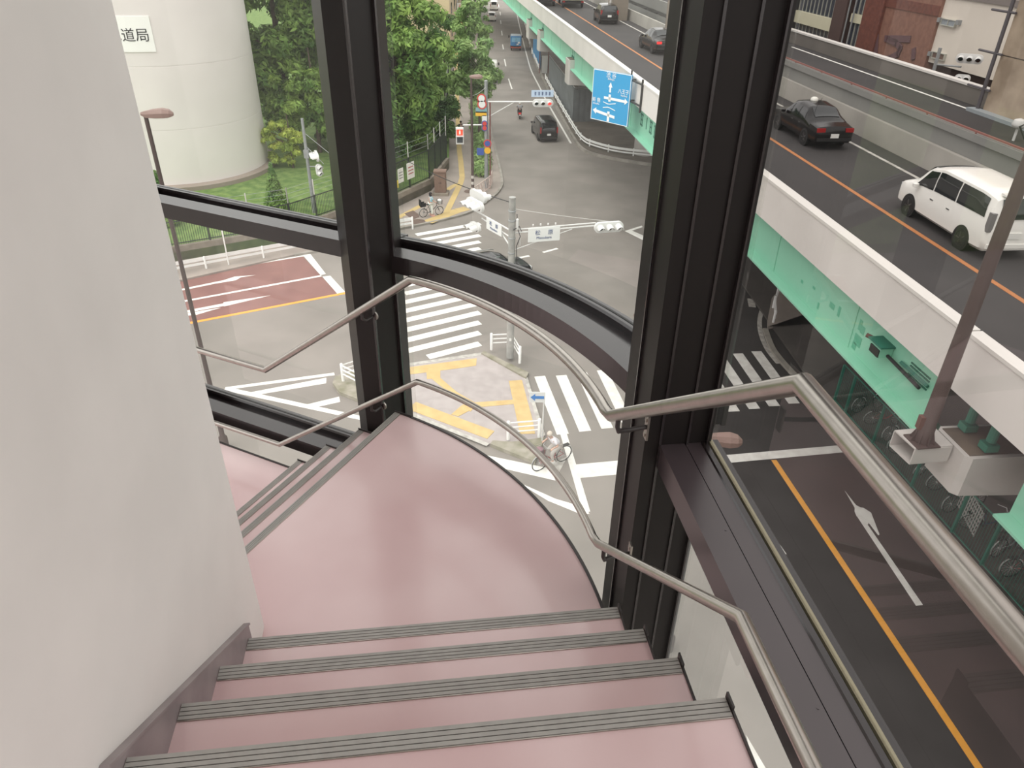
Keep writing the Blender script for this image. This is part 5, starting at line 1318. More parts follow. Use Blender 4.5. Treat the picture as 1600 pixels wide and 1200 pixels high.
def lerp_keys(keys, x):
    if x <= keys[0][0]: return keys[0][1:]
    for a, b in zip(keys[:-1], keys[1:]):
        if x <= b[0]:
            t = (x-a[0])/(b[0]-a[0]); t = t*t*(3-2*t)*.35+t*.65
            return tuple(p+(q-p)*t for p, q in zip(a[1:], b[1:]))
    return keys[-1][1:]
def ring(k, x):
    w, zb, zl, wr, zr = lerp_keys(k, x); h = zr-zl; f = min(1, max(0, h/.3))
    return [(0, zb), (w*.86, zb), (w*.985, zb+.10), (w, zb+.42*(zl-zb)), (w*.995, zb+.75*(zl-zb)), (w*.955, zl), ((w*.955+wr)/2+.02*f, (zl+zr)/2), (wr, zr-.07*f-.005), (wr*.82, zr-.012), (wr*.4, zr+.012), (0, zr+.016)]
def wheel_local(x, y, r, side, root, rimw=.22):
    R = Matrix(((1, 0, 0), (0, 0, 1), (0, -1, 0))) if side < 0 else Matrix(((1, 0, 0), (0, 0, -1), (0, 1, 0)))
    # lathe axis along y, outward
    Rw = Matrix.Rotation(-PI/2*side, 3, 'X')
    o = MB().lathe((x, y, r), [(r*.62, -rimw*.5), (r*.92, -rimw*.5), (r, -rimw*.3), (r, rimw*.3), (r*.93, rimw*.5), (r*.66, rimw*.5), (r*.62, rimw*.38)], 24, Rw).build('wheel', M_TYRE, root, local=True, smooth=50)
    mb = MB().lathe((x, y, r), [(0, rimw*.30), (r*.64, rimw*.30), (r*.64, rimw*.42), (r*.58, rimw*.42), (r*.56, rimw*.34), (r*.2, rimw*.36), (r*.16, rimw*.46), (0, rimw*.47)], 24, Rw)
    mb.build('rim', M_RIM, o, local=True, smooth=40)
    mb = MB()
    for i in range(5):
        a = 2*PI*i/5; c = Rw @ Vector((math.cos(a)*r*.38, math.sin(a)*r*.38, rimw*.40)); mb.box((x+c.x, y+c.y, r+c.z), (r*.5, r*.13, .03), 0, Rw @ Matrix.Rotation(a, 3, 'Z'))
    mb.build('spoke', M_RIM, o, local=True)
def car(name, rl, fl, z, spec, body, lab, lit=False, cat='car', plate_txt=False):
    """rl, fl: pixels where the rear-left and front-left wheels touch the road of height z"""
    a, b = at(*rl, z), at(*fl, z); hd = (b-a).to_2d().normalized(); rt = Vector((hd.y, -hd.x)); W = spec['w']
    wb = spec['wb']; c = Vector((a.x, a.y))+hd*wb/2+rt*(W-.10)
    o = empty(name, (c.x, c.y, z), lab, cat, rz=math.atan2(hd.y, hd.x))
    K = spec['keys']; x0, x1 = K[0][0], K[-1][0]; n = 56
    xs = [x0+(x1-x0)*i/n for i in range(n+1)]; vs = []; m = 11
    for x in xs:
        r = ring(K, x); vs += [(x, y, zz) for y, zz in r]+[(x, -y, zz) for y, zz in r[-2:0:-1]]
    mm = 2*m-2; fs = []
    for i in range(n): fs += [(i*mm+j, i*mm+(j+1) % mm, (i+1)*mm+(j+1) % mm, (i+1)*mm+j) for j in range(mm)]
    fs += [list(range(mm))[::-1], [n*mm+j for j in range(mm)]]
    MB().add(vs, fs).build('body', body, o, local=True, smooth=38)
    def side(xa, xb, v0, v1, s, slant0=0, slant1=0):
        vs = []; k = 10
        for i in range(k+1):
            for v in (v0, (v0+v1)/2, v1):
                x = (xa+slant0*(v-v0))+((xb+slant1*(v-v0))-(xa+slant0*(v-v0)))*i/k
                r = ring(K, x); p4, p5, p6 = r[5], r[6], r[7]
                q = (p4[0]+(p5[0]-p4[0])*v*2, p4[1]+(p5[1]-p4[1])*v*2) if v < .5 else (p5[0]+(p6[0]-p5[0])*(v-.5)*2, p5[1]+(p6[1]-p5[1])*(v-.5)*2)
                vs.append((x, s*(q[0]+.012), q[1]))
        fs = []
        for i in range(k):
            for j in range(2): fs.append((i*3+j, (i+1)*3+j, (i+1)*3+j+1, i*3+j+1))
        MB().add(vs, fs).build('side_window', M_CGLASS, o, local=True, smooth=60)
    for xa, xb, s0, s1 in spec['side']:
        for s in (1, -1): side(xa, xb, .12, .90, s, s0, s1)
    def screen(nm, xa, xb, fa, fb, lift=.016):
        vs = []; k = 8
        for i in range(k+1):
            x = xa+(xb-xa)*i/k; r = ring(K, x); hw = (r[8][0]*(fa+(fb-fa)*i/k))
            for u in (-1, -.5, 0, .5, 1): vs.append((x+(.012 if xb > 0 and nm == 'windscreen' else -.012), hw*u, r[8][1]+(r[10][1]-r[8][1])*(1-u*u)+lift))
        fs = []
        for i in range(k):
            for j in range(4): fs.append((i*5+j, (i+1)*5+j, (i+1)*5+j+1, i*5+j+1))
        MB().add(vs, fs).build(nm, M_CGLASS, o, local=True, smooth=60)
    screen('windscreen', *spec['front']); screen('rear_window', *spec['rear'])
    r = spec['r']
    for x in (wb/2, -wb/2):
        for s in (1, -1):
            wheel_local(x, s*(W-.10), r, s, o)
            Rw = Matrix.Rotation(-PI/2*s, 3, 'X')
            MB().lathe((x, s*(W-.03), r+.01), [(0, -.05), (r+.055, -.05), (r+.055, .033), (0, .033)], 24, Rw).build('wheel_arch', M_TRIMB, o, local=True)
    tl = M_TAIL_ON if lit else M_TAIL
    for s in (1, -1):
        lx, ly, lz, sx, sy, sz = spec['tail']; MB().box((lx, s*ly, lz), (sx, sy, sz)).build('tail_lamp', tl, o, local=True)
        lx, ly, lz, sx, sy, sz = spec['head']; MB().box((lx, s*ly, lz), (sx, sy, sz)).build('head_lamp', M_HEADL, o, local=True)
        mx, my, mz = spec['mirror']; MB().lathe((mx, s*my, mz), [(0, -.09), (.09, -.06), (.1, .04), (0, .08)], 10).build('mirror', body, o, local=True, smooth=60)
        for dx in spec.get('handles', ()): MB().box((dx, s*(W*.995), spec['hz']), (.16, .03, .03)).build('door_handle', M_CHROME, o, local=True)
    px_, pz_ = spec['plate']; MB().box((px_, 0, pz_), (.03, .34, .17)).build('number_plate', M_PLATE, o, local=True)
    bx, bz = spec['bumper']; MB().box((bx, 0, bz), (.12, W*1.7, .12)).build('rear_bumper', M_TRIMB if body is not P_WHITE else P_WHITE, o, local=True)
    MB().box((x0+.6*(x1-x0), 0, K[0][2]-.04), (x1-x0-1.2, W*1.5, .06)).build('underbody', M_TRIMB, o, local=True)
    return o
VAN = dict(w=.86, wb=2.85, r=.315, keys=[(-2.36, .72, .30, .78, .60, .86), (-2.32, .80, .27, .98, .66, 1.30), (-2.18, .84, .24, 1.06, .70, 1.74), (-1.6, .86, .22, 1.06, .74, 1.83), (.2, .86, .22, 1.02, .74, 1.84), (.95, .86, .22, .99, .70, 1.70), (1.70, .84, .22, .96, .66, 1.12), (2.2, .80, .23, .86, .60, .95), (2.38, .66, .28, .70, .48, .74)],
           side=((-2.02, -.72, .10, 0), (-.66, .42, 0, 0), (.48, 1.42, 0, -.62)), front=(.75, 1.62, 1.05, 1.1), rear=(-2.335, -2.20, 1.0, 1.02), tail=(-2.26, .755, 1.08, .16, .13, .52), head=(2.16, .62, .76, .22, .26, .16), mirror=(1.2, .95, 1.06), handles=(.36, -.50), hz=.86, plate=(-2.37, .72), bumper=(-2.33, .42))
SEDAN = dict(w=.85, wb=2.78, r=.31, keys=[(-2.36, .70, .34, .70, .56, .74), (-2.30, .80, .28, .86, .66, .93), (-1.75, .84, .23, .92, .68, .985), (-1.35, .85, .22, .94, .66, 1.16), (-.85, .85, .22, .94, .60, 1.45), (.0, .85, .22, .93, .61, 1.50), (.45, .85, .22, .92, .60, 1.44), (1.05, .85, .22, .90, .68, 1.02), (1.25, .84, .22, .88, .72, .93), (2.1, .80, .24, .78, .62, .83), (2.34, .68, .30, .66, .50, .70)],
             side=((-1.05, -.42, .16, 0), (-.37, .28, 0, 0), (.33, .86, 0, -.44)), front=(.5, 1.02, 1.02, .98), rear=(-1.42, -.92, .98, 1.02), tail=(-2.31, .60, .80, .10, .34, .16), head=(2.2, .58, .66, .2, .32, .15), mirror=(.82, .93, .95), handles=(.0, -.72), hz=.78, plate=(-2.37, .58), bumper=(-2.36, .44))
WAGON = dict(w=.84, wb=2.6, r=.31, keys=[(-2.12, .70, .32, .74, .58, .84), (-2.06, .80, .26, .94, .64, 1.22), (-1.86, .84, .22, 1.0, .66, 1.52), (-1.2, .85, .22, .98, .68, 1.58), (.1, .85, .22, .95, .67, 1.57), (.6, .85, .22, .93, .64, 1.42), (1.25, .84, .22, .90, .68, 1.0), (2.0, .79, .24, .80, .62, .86), (2.2, .66, .30, .66, .5, .70)],
             side=((-1.75, -.62, .12, 0), (-.56, .18, 0, 0), (.24, 1.0, 0, -.5)), front=(.6, 1.2, 1.03, 1.0), rear=(-2.09, -1.90, .98, 1.0), tail=(-2.0, .73, .98, .16, .14, .36), head=(2.02, .58, .70, .2, .3, .15), mirror=(.95, .92, .98), handles=(.1, -.62), hz=.80, plate=(-2.12, .70), bumper=(-2.09, .42))
_tail = M_TAIL; M_TAIL = mat('smoked_clear_tail_lamp', (120, 116, 118), .15)
mv = car('minivan', (1499, 388), (1420, 337), 9.1, VAN, P_WHITE, 'white minivan on the elevated road behind the brown lamp post')
M_TAIL = _tail
def roof_rail(o, y, z):
    MB().tube([(-1.9, y, z), (-1.7, y, z+.06), (.3, y, z+.06), (.5, y, z)], .02, 6).build('roof_rail', M_CHROME, o, local=True)
MB().box((-2.22, 0, 1.80), (.34, 1.15, .05)).build('roof_spoiler', P_WHITE, mv, local=True)
tx = car('taxi', (1256, 226), (1215, 201), 9.1, SEDAN, P_BLACK, 'black taxi saloon with a small roof lamp on the elevated road')
MB().lathe((.05, 0, 1.51), [(.0, 0), (.16, .0), (.15, .08), (.08, .13), (0, .14)], 12).build('roof_lamp', mat('pale_roof_lamp', (222, 222, 214), .4), tx, local=True, smooth=50)
MB().tube([(-.9, .3, 1.45), (-1.2, .3, 1.85)], .008, 5).build('aerial', M_TRIMB, tx, local=True)
car('saloon_car', (1019, 83.5), (1005, 76), 9.1, SEDAN, P_BLACK, 'black saloon with lit red tail lamps, right beside the dark column', lit=True)
car('hatchback', (936.5, 37), (930.5, 32.5), 9.1, WAGON, P_BLACK, 'black hatchback farther along the elevated road')
m2 = car('minivan', (841.5, 219.5), (833, 208), 0, VAN, P_BLACK, 'black minivan driving away at the bend of the main road')
for s in (1, -1): roof_rail(m2, s*.66, 1.80)
# dark estate crossing behind the signal pole
ca_ = at(768, 398, 1.55); hdv = (Vector(gp2((545, 457)))-Vector(gp2((300, 503)))).normalized()
def px_of(v): return proj((v.x, v.y, 0))
cc = Vector((ca_.x, ca_.y)); lf = Vector((-hdv.y, hdv.x))
rlp = cc-hdv*1.3+lf*.74; flp = cc+hdv*1.3+lf*.74
m3 = car('estate_car', px_of(rlp), px_of(flp), 0, WAGON, P_BLACK2, 'dark estate car crossing the junction behind the concrete signal pole')
for s in (1, -1): MB().tube([(-1.6, s*.6, 1.56), (-1.4, s*.6, 1.62), (.2, s*.6, 1.62), (.4, s*.6, 1.55)], .02, 6).build('roof_rail', M_CHROME, m3, local=True)

def truck(name, px, z, hd_px, L, W, H, body, panel, lab, cab=None, seed=0, rear_lamp=True):
    """box truck seen from behind; px = middle of its rear edge on the road"""
    a = at(*px, z); b = at(*hd_px, z); hd = (b-a).to_2d().normalized(); c = Vector((a.x, a.y))+hd*L/2
    o = empty(name, (c.x, c.y, z), lab, 'truck' if 'truck' in name else 'van', rz=math.atan2(hd.y, hd.x))
    x0 = -L/2; hw = W/2; cl = min(1.7, L*.36)
    mb = MB(); mb.solid([(x0, -hw, .75), (x0, hw, .75), (x0, hw, H-.06), (x0, hw-.08, H), (x0, -hw+.08, H), (x0, -hw, H-.06)], (L-cl-.1, 0, 0)); mb.build('cargo_box', body, o, local=True)
    for s in (1, -1):
        d = MB().box((x0-.015, s*hw*.49, (.8+H)/2), (.03, hw*.94, H-.95)).build('rear_door', panel, o, local=True)
        MB().tube([(x0-.05, s*hw*.12, .9), (x0-.05, s*hw*.12, H-.2)], .018, 6).build('door_bar', M_CHROME, d, local=True)
        MB().box((x0-.02, s*(hw-.16), .62), (.06, .26, .12)).build('tail_lamp', M_TAIL, o, local=True)
        MB().tube([(L/2-.45, s*hw, 1.7), (L/2-.35, s*(hw+.2), 1.7)], .02, 5).box((L/2-.35, s*(hw+.22), 1.65), (.06, .16, .34)).build('mirror', M_TRIMB, o, local=True)
        for xx in (x0+.75, L/2-.75): wheel_local(xx, s*(hw-.14), .36, s, o)
    MB().box((x0+.02, 0, .5), (.1, W*.96, .14)).build('bumper', mat('orange_red_bumper', (176, 88, 66), .6) if body is P_BLUE else M_TRIMB, o, local=True)
    MB().box((0, 0, .62), (L-.3, W*.7, .2)).build('chassis', M_TRIMB, o, local=True)
    ch = min(H-.15, 2.0); x1 = L/2
    vs = [(x1-cl, .45), (x1, .45), (x1, 1.05), (x1-.18, ch-.12), (x1-.4, ch), (x1-cl, ch)]
    MB().solid([(x, -hw*.96, zz) for x, zz in vs], (0, W*.96, 0)).build('cab', cab or body, o, local=True)
    MB().solid([(x1-.01, -hw*.82, 1.12), (x1-.01, hw*.82, 1.12), (x1-.17, hw*.8, ch-.16), (x1-.17, -hw*.8, ch-.16)], (.03, 0, 0)).build('windscreen', M_CGLASS, o, local=True)
    MB().box((x0-.03, -hw*.3, .95 if H > 2 else .9), (.02, .34, .17)).build('number_plate', M_PLATE, o, local=True)
    return o
bt = truck('box_truck', (806, 80), 0, (797, 20), 3.6, 1.62, 2.05, P_BLUE, P_BLUE, 'light blue van-bodied truck in the right lane of the road leading away')
MB().box((-1.84, 0, 1.6), (.03, 1.3, .62)).build('rear_window', P_LBLUE, bt, local=True); MB().box((-.1, 0, 2.07), (2.2, 1.5, .04)).build('roof_panel', mat('pale_grey_roof', (196, 204, 208), .5), bt, local=True); MB().box((-1.86, -.45, 1.2), (.02, .34, .22)).build('rear_label', M_PLATE, bt, local=True)
truck('box_truck', (765, 131), 0, (770, 60), 4.4, 1.75, 2.35, P_WHITE, P_WHITE, 'white box truck beside the street tree, half hidden by its leaves')
car('white_car', (762.5, 33), (763.3, 26), 0, WAGON, P_WHITE, 'white car in the left lane, nearest of the queue beyond the box truck')
car('white_car', (766.5, 16), (767, 10), 0, VAN, P_WHITE, 'white van-shaped car at the head of the queue in the left lane')
truck('box_truck', (852, 10), 9.1, (800, -60), 6.0, 2.2, 3.0, mat('cream_truck_body', (206, 202, 176), .5), mat('cream_truck_body', (206, 202, 176), .5), 'cream truck far along the elevated road, left of the orange line', P_WHITE)
truck('box_truck', (895, 13), 9.1, (848, -40), 6.5, 2.3, 3.0, mat('grey_green_truck_body', (156, 158, 134), .5), mat('grey_green_truck_body', (156, 158, 134), .5), 'grey-green truck on the elevated road ahead of the black hatchback', P_WHITE)

# ================================================================== PEOPLE AND BICYCLES
M_SKIN = mat('skin', (190, 156, 138), .6); M_HAIR_G = mat('thin_grey_hair', (196, 186, 174), .8); M_HAIR_D = mat('dark_hair', (36, 30, 30), .7)
def skinned(name, V, E, R, m, parent, lvl=1):
    me = bpy.data.meshes.new(name); me.from_pydata([tuple(v) for v in V], E, []); me.materials.append(m)
    o = bpy.data.objects.new(name, me); COL.objects.link(o); o.parent = parent
    md = o.modifiers.new('skin', 'SKIN'); md.use_smooth_shade = True
    sk = me.skin_vertices[0].data
    for i, r in enumerate(R): sk[i].radius = (r, r) if not isinstance(r, tuple) else r; sk[i].use_root = (i == 0)
    sb_ = o.modifiers.new('smooth', 'SUBSURF'); sb_.levels = lvl; sb_.render_levels = lvl
    return o
def person(loc, rz, J, lab, top, legs, shoe, hair, long_hair=False, sleeve=.55, fingers=True, helmet=None):
    """J: joint positions in the person's frame (x forward)"""
    o = empty('person', loc, lab, 'person', rz=rz)
    V = []; R = []; E = []; idx = {}
    def v(k, p, r): idx[k] = len(V); V.append(Vector(p)); R.append(r); return idx[k]
    def e(a, b): E.append((idx[a], idx[b]))
    v('pel', J['pel'], .125); v('ch', J['ch'], (.15, .125)); v('nk', J['nk'], .055); v('hb', J['hb'], .072); v('hm', Vector(J['hb']).lerp(Vector(J['ht']), .5), .092); v('ht', J['ht'], .07)
    e('pel', 'ch'); e('ch', 'nk'); e('nk', 'hb'); e('hb', 'hm'); e('hm', 'ht')
    for s in 'lr':
        v('sh'+s, J['sh'+s], .06); v('el'+s, J['el'+s], .042); v('wr'+s, J['wr'+s], .03); v('pa'+s, J['pa'+s], .034); e('ch', 'sh'+s); e('sh'+s, 'el'+s); e('el'+s, 'wr'+s); e('wr'+s, 'pa'+s)
        v('hp'+s, J['hp'+s], .09); v('kn'+s, J['kn'+s], .056); v('an'+s, J['an'+s], .04); v('to'+s, J['to'+s], .038); e('pel', 'hp'+s); e('hp'+s, 'kn'+s); e('kn'+s, 'an'+s); e('an'+s, 'to'+s)
        if fingers:
            d = (Vector(J['pa'+s])-Vector(J['wr'+s])).normalized(); sd = d.cross(Vector((0, 0, 1))).normalized(); dn = sd.cross(d)
            if dn.z > 0: dn = -dn
            for i in range(4):
                b = Vector(J['pa'+s])+sd*(.024*(i-1.5))+d*.02; L_ = (.052, .062, .058, .045)[i]
                v('f%s%d' % (s, i), b+d*L_*.6, .009); v('g%s%d' % (s, i), b+d*L_*.85+dn*L_*.6, .008); e('pa'+s, 'f%s%d' % (s, i)); e('f%s%d' % (s, i), 'g%s%d' % (s, i))
            sg_ = 1 if s == 'r' else -1
            v('t'+s, Vector(J['pa'+s])-d*.01-sd*.045*sg_+dn*.02, .010); e('pa'+s, 't'+s)
    skinned('body', V, E, R, M_SKIN, o)
    # face
    hc = Vector(J['hb']).lerp(Vector(J['ht']), .5); fw = Vector(J.get('look', (1, 0, 0))).normalized(); up = (Vector(J['ht'])-Vector(J['hb'])).normalized(); sd = up.cross(fw).normalized()
    for s in (1, -1): MB().lathe(hc+fw*.088+sd*.035*s+up*.0, [(0, -.012), (.012, 0), (0, .012)], 8).build('eye', M_HAIR_D, o, local=True)
    MB().solid([hc+fw*.09-up*.035+sd*.015, hc+fw*.09-up*.035-sd*.015, hc+fw*.09+up*.01], fw*.024).build('nose', M_SKIN, o, local=True)
    MB().solid([hc+fw*.088-up*.055+sd*.022, hc+fw*.088-up*.055-sd*.022, hc+fw*.088-up*.063-sd*.018, hc+fw*.088-up*.063+sd*.018], fw*.006).build('mouth', mat('lips', (160, 96, 88), .6), o, local=True)
    for s in (1, -1): MB().lathe(hc+sd*.094*s, [(0, -.03), (.016, -.02), (.02, .015), (0, .03)], 8).build('ear', M_SKIN, o, local=True)
    # hair: shell over the back and top of the head
    Rh = Matrix((fw, sd, up)).transposed(); pr = [(.098, -.02), (.108, .02), (.102, .06), (.08, .095), (.04, .115), (0, .12)]
    if long_hair: pr = [(.07, -.16), (.1, -.08)]+pr
    MB().lathe(hc-fw*.018, pr, 16, Rh).build('hair' if helmet is None else 'helmet', hair if helmet is None else helmet, o, local=True, smooth=60)
    # clothes
    V2 = []; R2 = []; E2 = []
    def a2(p, r): V2.append(Vector(p)); R2.append(r); return len(V2)-1
    i0 = a2(J['pel'], .15); i1 = a2(J['ch'], (.178, .15)); i2 = a2(Vector(J['ch']).lerp(Vector(J['nk']), .8), .075); E2 += [(i0, i1), (i1, i2)]
    for s in 'lr':
        k0 = a2(J['sh'+s], .078); k1 = a2(Vector(J['sh'+s]).lerp(Vector(J['el'+s]), min(1, sleeve*1.3)), .064); E2 += [(i1, k0), (k0, k1)]
        if sleeve > .8: k2 = a2(Vector(J['el'+s]).lerp(Vector(J['wr'+s]), .9), .045); E2.append((k1, k2))
    skinned('shirt', V2, E2, R2, top, o)
    V3 = []; R3 = []; E3 = []
    V3.append(Vector(J['pel'])); R3.append(.145)
    for s in 'lr':
        b = len(V3); V3 += [Vector(J['hp'+s]), Vector(J['kn'+s]), Vector(J['an'+s])+(Vector(J['kn'+s])-Vector(J['an'+s])).normalized()*.05]; R3 += [.112, .075, .062]; E3 += [(0, b), (b, b+1), (b+1, b+2)]
    skinned('trousers', V3, E3, R3, legs, o)
    for s in 'lr': 
        an = Vector(J['an'+s]); to = Vector(J['to'+s]); d = (to-an); d.z = 0; d.normalize()
        q = an.lerp(to, .55); q.z = min(an.z, to.z)-.0
        MB().box((q.x, q.y, q.z), (.25, .095, .085), math.atan2(d.y, d.x)).build('shoe', shoe, o, local=True)
    return o
def standing(step=.0, arm=.1):
    J = dict(pel=(0, 0, .93), ch=(.0, 0, 1.22), nk=(.0, 0, 1.42), hb=(.02, 0, 1.48), ht=(.03, 0, 1.66))
    for s, y in (('l', 1), ('r', -1)):
        f = step*y
        J['sh'+s] = (0, .17*y, 1.36); J['el'+s] = (-f*.4+.02, .22*y, 1.08); J['wr'+s] = (arm-f*.6, .22*y, .84); J['pa'+s] = (arm-f*.7+.02, .215*y, .76)
        J['hp'+s] = (0, .09*y, .86); J['kn'+s] = (f*.5+.03, .1*y, .48); J['an'+s] = (f, .1*y, .09+.03*(f < 0)); J['to'+s] = (f+.14, .11*y, .045)
    return J
def wheel_b(mb_t, mb_s, x, r, hub):
    mb_t.tube([(x+r*math.cos(2*PI*i/36), 0, r+.0+r*math.sin(2*PI*i/36)) for i in range(36)], .019, 8, closed=True)
    for i in range(18):
        a = 2*PI*i/18; mb_s.tube([(x, .03*(1 if i % 2 else -1), r), (x+(r-.02)*math.cos(a), 0, r+(r-.02)*math.sin(a))], .0028, 4)
    mb_s.tube([(x, -.05, r), (x, .05, r)], .022, 8)
M_SPOKE = mat('silver_spokes', (186, 186, 184), .35, metal=.6)
def bicycle(loc, rz, lab, frame, basket, group=None, r=.33, wb=1.08, child_seat=False, rear_carrier=True, lean=0.0, basket_c=None):
    o = empty('bicycle', loc, lab, 'bicycle', group, rz=rz); o.rotation_euler.x = lean
    xr, xf = -wb/2, wb/2
    for x in (xr, xf):
        t = MB(); s = MB(); wheel_b(t, s, x, r, 0); w_o = t.build('wheel', M_TYRE, o, local=True, smooth=50); s.build('spokes', M_SPOKE, w_o, local=True)
    bb = (-.08, 0, .28); st = (-.22, 0, .74); hd0 = (xf-.17, 0, .66); hd1 = (xf-.2, 0, .86)
    mb = MB().tube([bb, st], .017, 8).tube([hd0, (.05, 0, .34), bb], .02, 8).tube([(xr, 0, r), bb], .012, 6).tube([(xr, .0, r), (-.2, 0, .66)], .010, 6).tube([hd0, hd1], .02, 8)
    mb.build('frame', frame, o, local=True, smooth=40)
    MB().tube([(xf-.16, 0, .62), (xf-.08, .04, .48), (xf, .045, r)], .013, 6).tube([(xf-.16, 0, .62), (xf-.08, -.04, .48), (xf, -.045, r)], .013, 6).build('fork', frame, o, local=True, smooth=40)
    MB().tube([hd1, (xf-.22, 0, .98), (xf-.20, .12, 1.0), (xf-.42, .27, .98)], .012, 6).tube([(xf-.22, 0, .98), (xf-.20, -.12, 1.0), (xf-.42, -.27, .98)], .012, 6).build('handlebar', M_SPOKE, o, local=True, smooth=40)
    MB().lathe((-.25, 0, .78), [(0, 0), (.06, .0), (.1, .03), (.09, .06), (0, .07)], 12).build('saddle', M_TRIMB, o, local=True, smooth=50)
    MB().tube([(-.08, -.1, .28), (-.08, .1, .28)], .015, 6).box((.08, .12, .24), (.09, .07, .02)).box((-.24, -.12, .32), (.09, .07, .02)).tube([(-.08, .08, .28), (.08, .08, .24)], .01, 5).tube([(-.08, -.08, .28), (-.24, -.08, .32)], .01, 5).build('pedals', M_TRIMB, o, local=True)
    for x, a0, a1 in ((xr, 20, 200), (xf, 10, 150)):
        pts = [(x+(r+.035)*math.cos(math.radians(a0+(a1-a0)*i/12)), 0, r+(r+.035)*math.sin(math.radians(a0+(a1-a0)*i/12))) for i in range(13)]
        MB().tube(pts, .022, 6).build('mudguard', M_SPOKE, o, local=True, smooth=50)
    if basket:
        bx = xf+.04; mb = MB(); zb_, zt_ = .74, 1.0
        for k in range(5):
            z = zb_+(zt_-zb_)*k/4; g = .82+.18*k/4; mb.tube([(bx-.16*g, -.19*g, z), (bx+.16*g, -.19*g, z), (bx+.16*g, .19*g, z), (bx-.16*g, .19*g, z)], .006, 4, closed=True)
        for i in range(12):
            t = i/12*4; c4 = [(-.16, -.19), (.16, -.19), (.16, .19), (-.16, .19)]; a, b = c4[int(t)], c4[(int(t)+1) % 4]; f = t-int(t); x, y = a[0]+(b[0]-a[0])*f, a[1]+(b[1]-a[1])*f
            mb.tube([(bx+x*.82, y*.82, zb_), (bx+x, y, zt_)], .005, 4)
        b_ = mb.build('basket', basket, o, local=True)
        if basket_c: MB().lathe((bx, 0, zb_+.02), [(.12, 0), (.15, .12), (.14, .24), (.05, .3), (0, .3)], 12).build('basket_load', basket_c, b_, local=True, smooth=50)
    if rear_carrier: MB().box((xr-.02, 0, .72), (.36, .14, .02)).tube([(xr+.1, .06, .72), (xr, .06, r)], .008, 5).tube([(xr+.1, -.06, .72), (xr, -.06, r)], .008, 5).build('carrier', M_TRIMB, o, local=True)
    if child_seat:
        c = MB().box((xr-.02, 0, .80), (.34, .3, .12)).box((xr-.2, 0, 1.0), (.06, .3, .42)).box((xr, .16, .9), (.3, .03, .2)).box((xr, -.16, .9), (.3, .03, .2)).build('child_seat', M_TRIMB, o, local=True)
    return o
def hdg(a, b): d = at(*b, 0)-at(*a, 0); return math.atan2(d.y, d.x)
# the old cyclist on the red bicycle
ra_, fa_ = at(880.5, 720, .0), at(843, 735, .0); rz1 = math.atan2(fa_.y-ra_.y, fa_.x-ra_.x); mid = (ra_+fa_)/2
M_FRED = mat('dark_red_bicycle_frame', (150, 52, 56), .35); M_BASK = mat('mauve_basket', (132, 100, 108), .7)
bicycle((mid.x, mid.y, .007), rz1, 'red bicycle with a mauve basket at the lower corner of the island', M_FRED, M_TRIMB, wb=min(1.2, (fa_-ra_).to_2d().length), basket_c=M_BASK)
Jm = dict(pel=(-.24, 0, .90), ch=(-.02, 0, 1.16), nk=(.10, 0, 1.33), hb=(.14, 0, 1.38), ht=(.19, 0, 1.55), look=(1, 0, -.35))
for s, y in (('l', 1), ('r', -1)):
    Jm['sh'+s] = (.06, .19*y, 1.27); Jm['el'+s] = (.16, .27*y, 1.07); Jm['wr'+s] = (.20, .27*y, 1.03); Jm['pa'+s] = (.235, .27*y, 1.015)
    Jm['hp'+s] = (-.2, .09*y, .86)
Jm['wrl'] = (.16, .275, 1.03); Jm['wrr'] = (.16, -.275, 1.03); Jm['pal'] = (.22, .275, 1.01); Jm['par'] = (.22, -.275, 1.01); Jm['ell'] = (-.02, .30, 1.06); Jm['elr'] = (-.02, -.30, 1.06)
Jm['knl'] = (.14, .13, .66); Jm['anl'] = (.04, .14, .32); Jm['tol'] = (.17, .14, .28); Jm['knr'] = (.10, -.13, .72); Jm['anr'] = (-.26, -.14, .42); Jm['tor'] = (-.13, -.14, .38)
M_SHIRT = mat('white_checked_shirt', (226, 224, 230), .8); M_BEIGE = mat('pale_grey_trousers', (188, 182, 176), .85); M_SHOEW = mat('white_shoes', (224, 222, 218), .6)
person((mid.x, mid.y, .007), rz1, Jm, 'grey-haired person in a white shirt riding the red bicycle by the island', M_SHIRT, M_BEIGE, M_SHOEW, M_HAIR_G)
# the person standing astride the dark bicycle on the far pavement
rb_, fb_ = at(660.5, 339.5, .1), at(688, 335, .1); rz2 = math.atan2(fb_.y-rb_.y, fb_.x-rb_.x); mid2 = (rb_+fb_)/2
M_FDK = mat('black_bicycle_frame', (30, 30, 32), .35)
bicycle((mid2.x, mid2.y, .1), rz2, 'dark bicycle with a front basket stopped on the far pavement', M_FDK, M_TRIMB, r=.28, wb=1.15, child_seat=True, basket_c=mat('white_cloth', (228, 228, 226), .8))
Jw = standing(); 
for k in Jw: Jw[k] = (Jw[k][0]-.02, Jw[k][1]*1.25 if k[:2] in ('an', 'to', 'kn') else Jw[k][1], Jw[k][2]*.95)
for s, y in (('l', 1), ('r', -1)): Jw['el'+s] = (.08, .25*y, 1.08); Jw['wr'+s] = (.20, .28*y, .98); Jw['pa'+s] = (.26, .27*y, .97)
person((mid2.x, mid2.y, .1), rz2, Jw, 'dark-haired person in a light blue top and pale trousers astride the dark bicycle', mat('light_blue_top', (160, 204, 218), .8), mat('off_white_trousers', (222, 226, 220), .85), mat('pink_shoes', (214, 166, 156), .7), M_HAIR_D, long_hair=True)
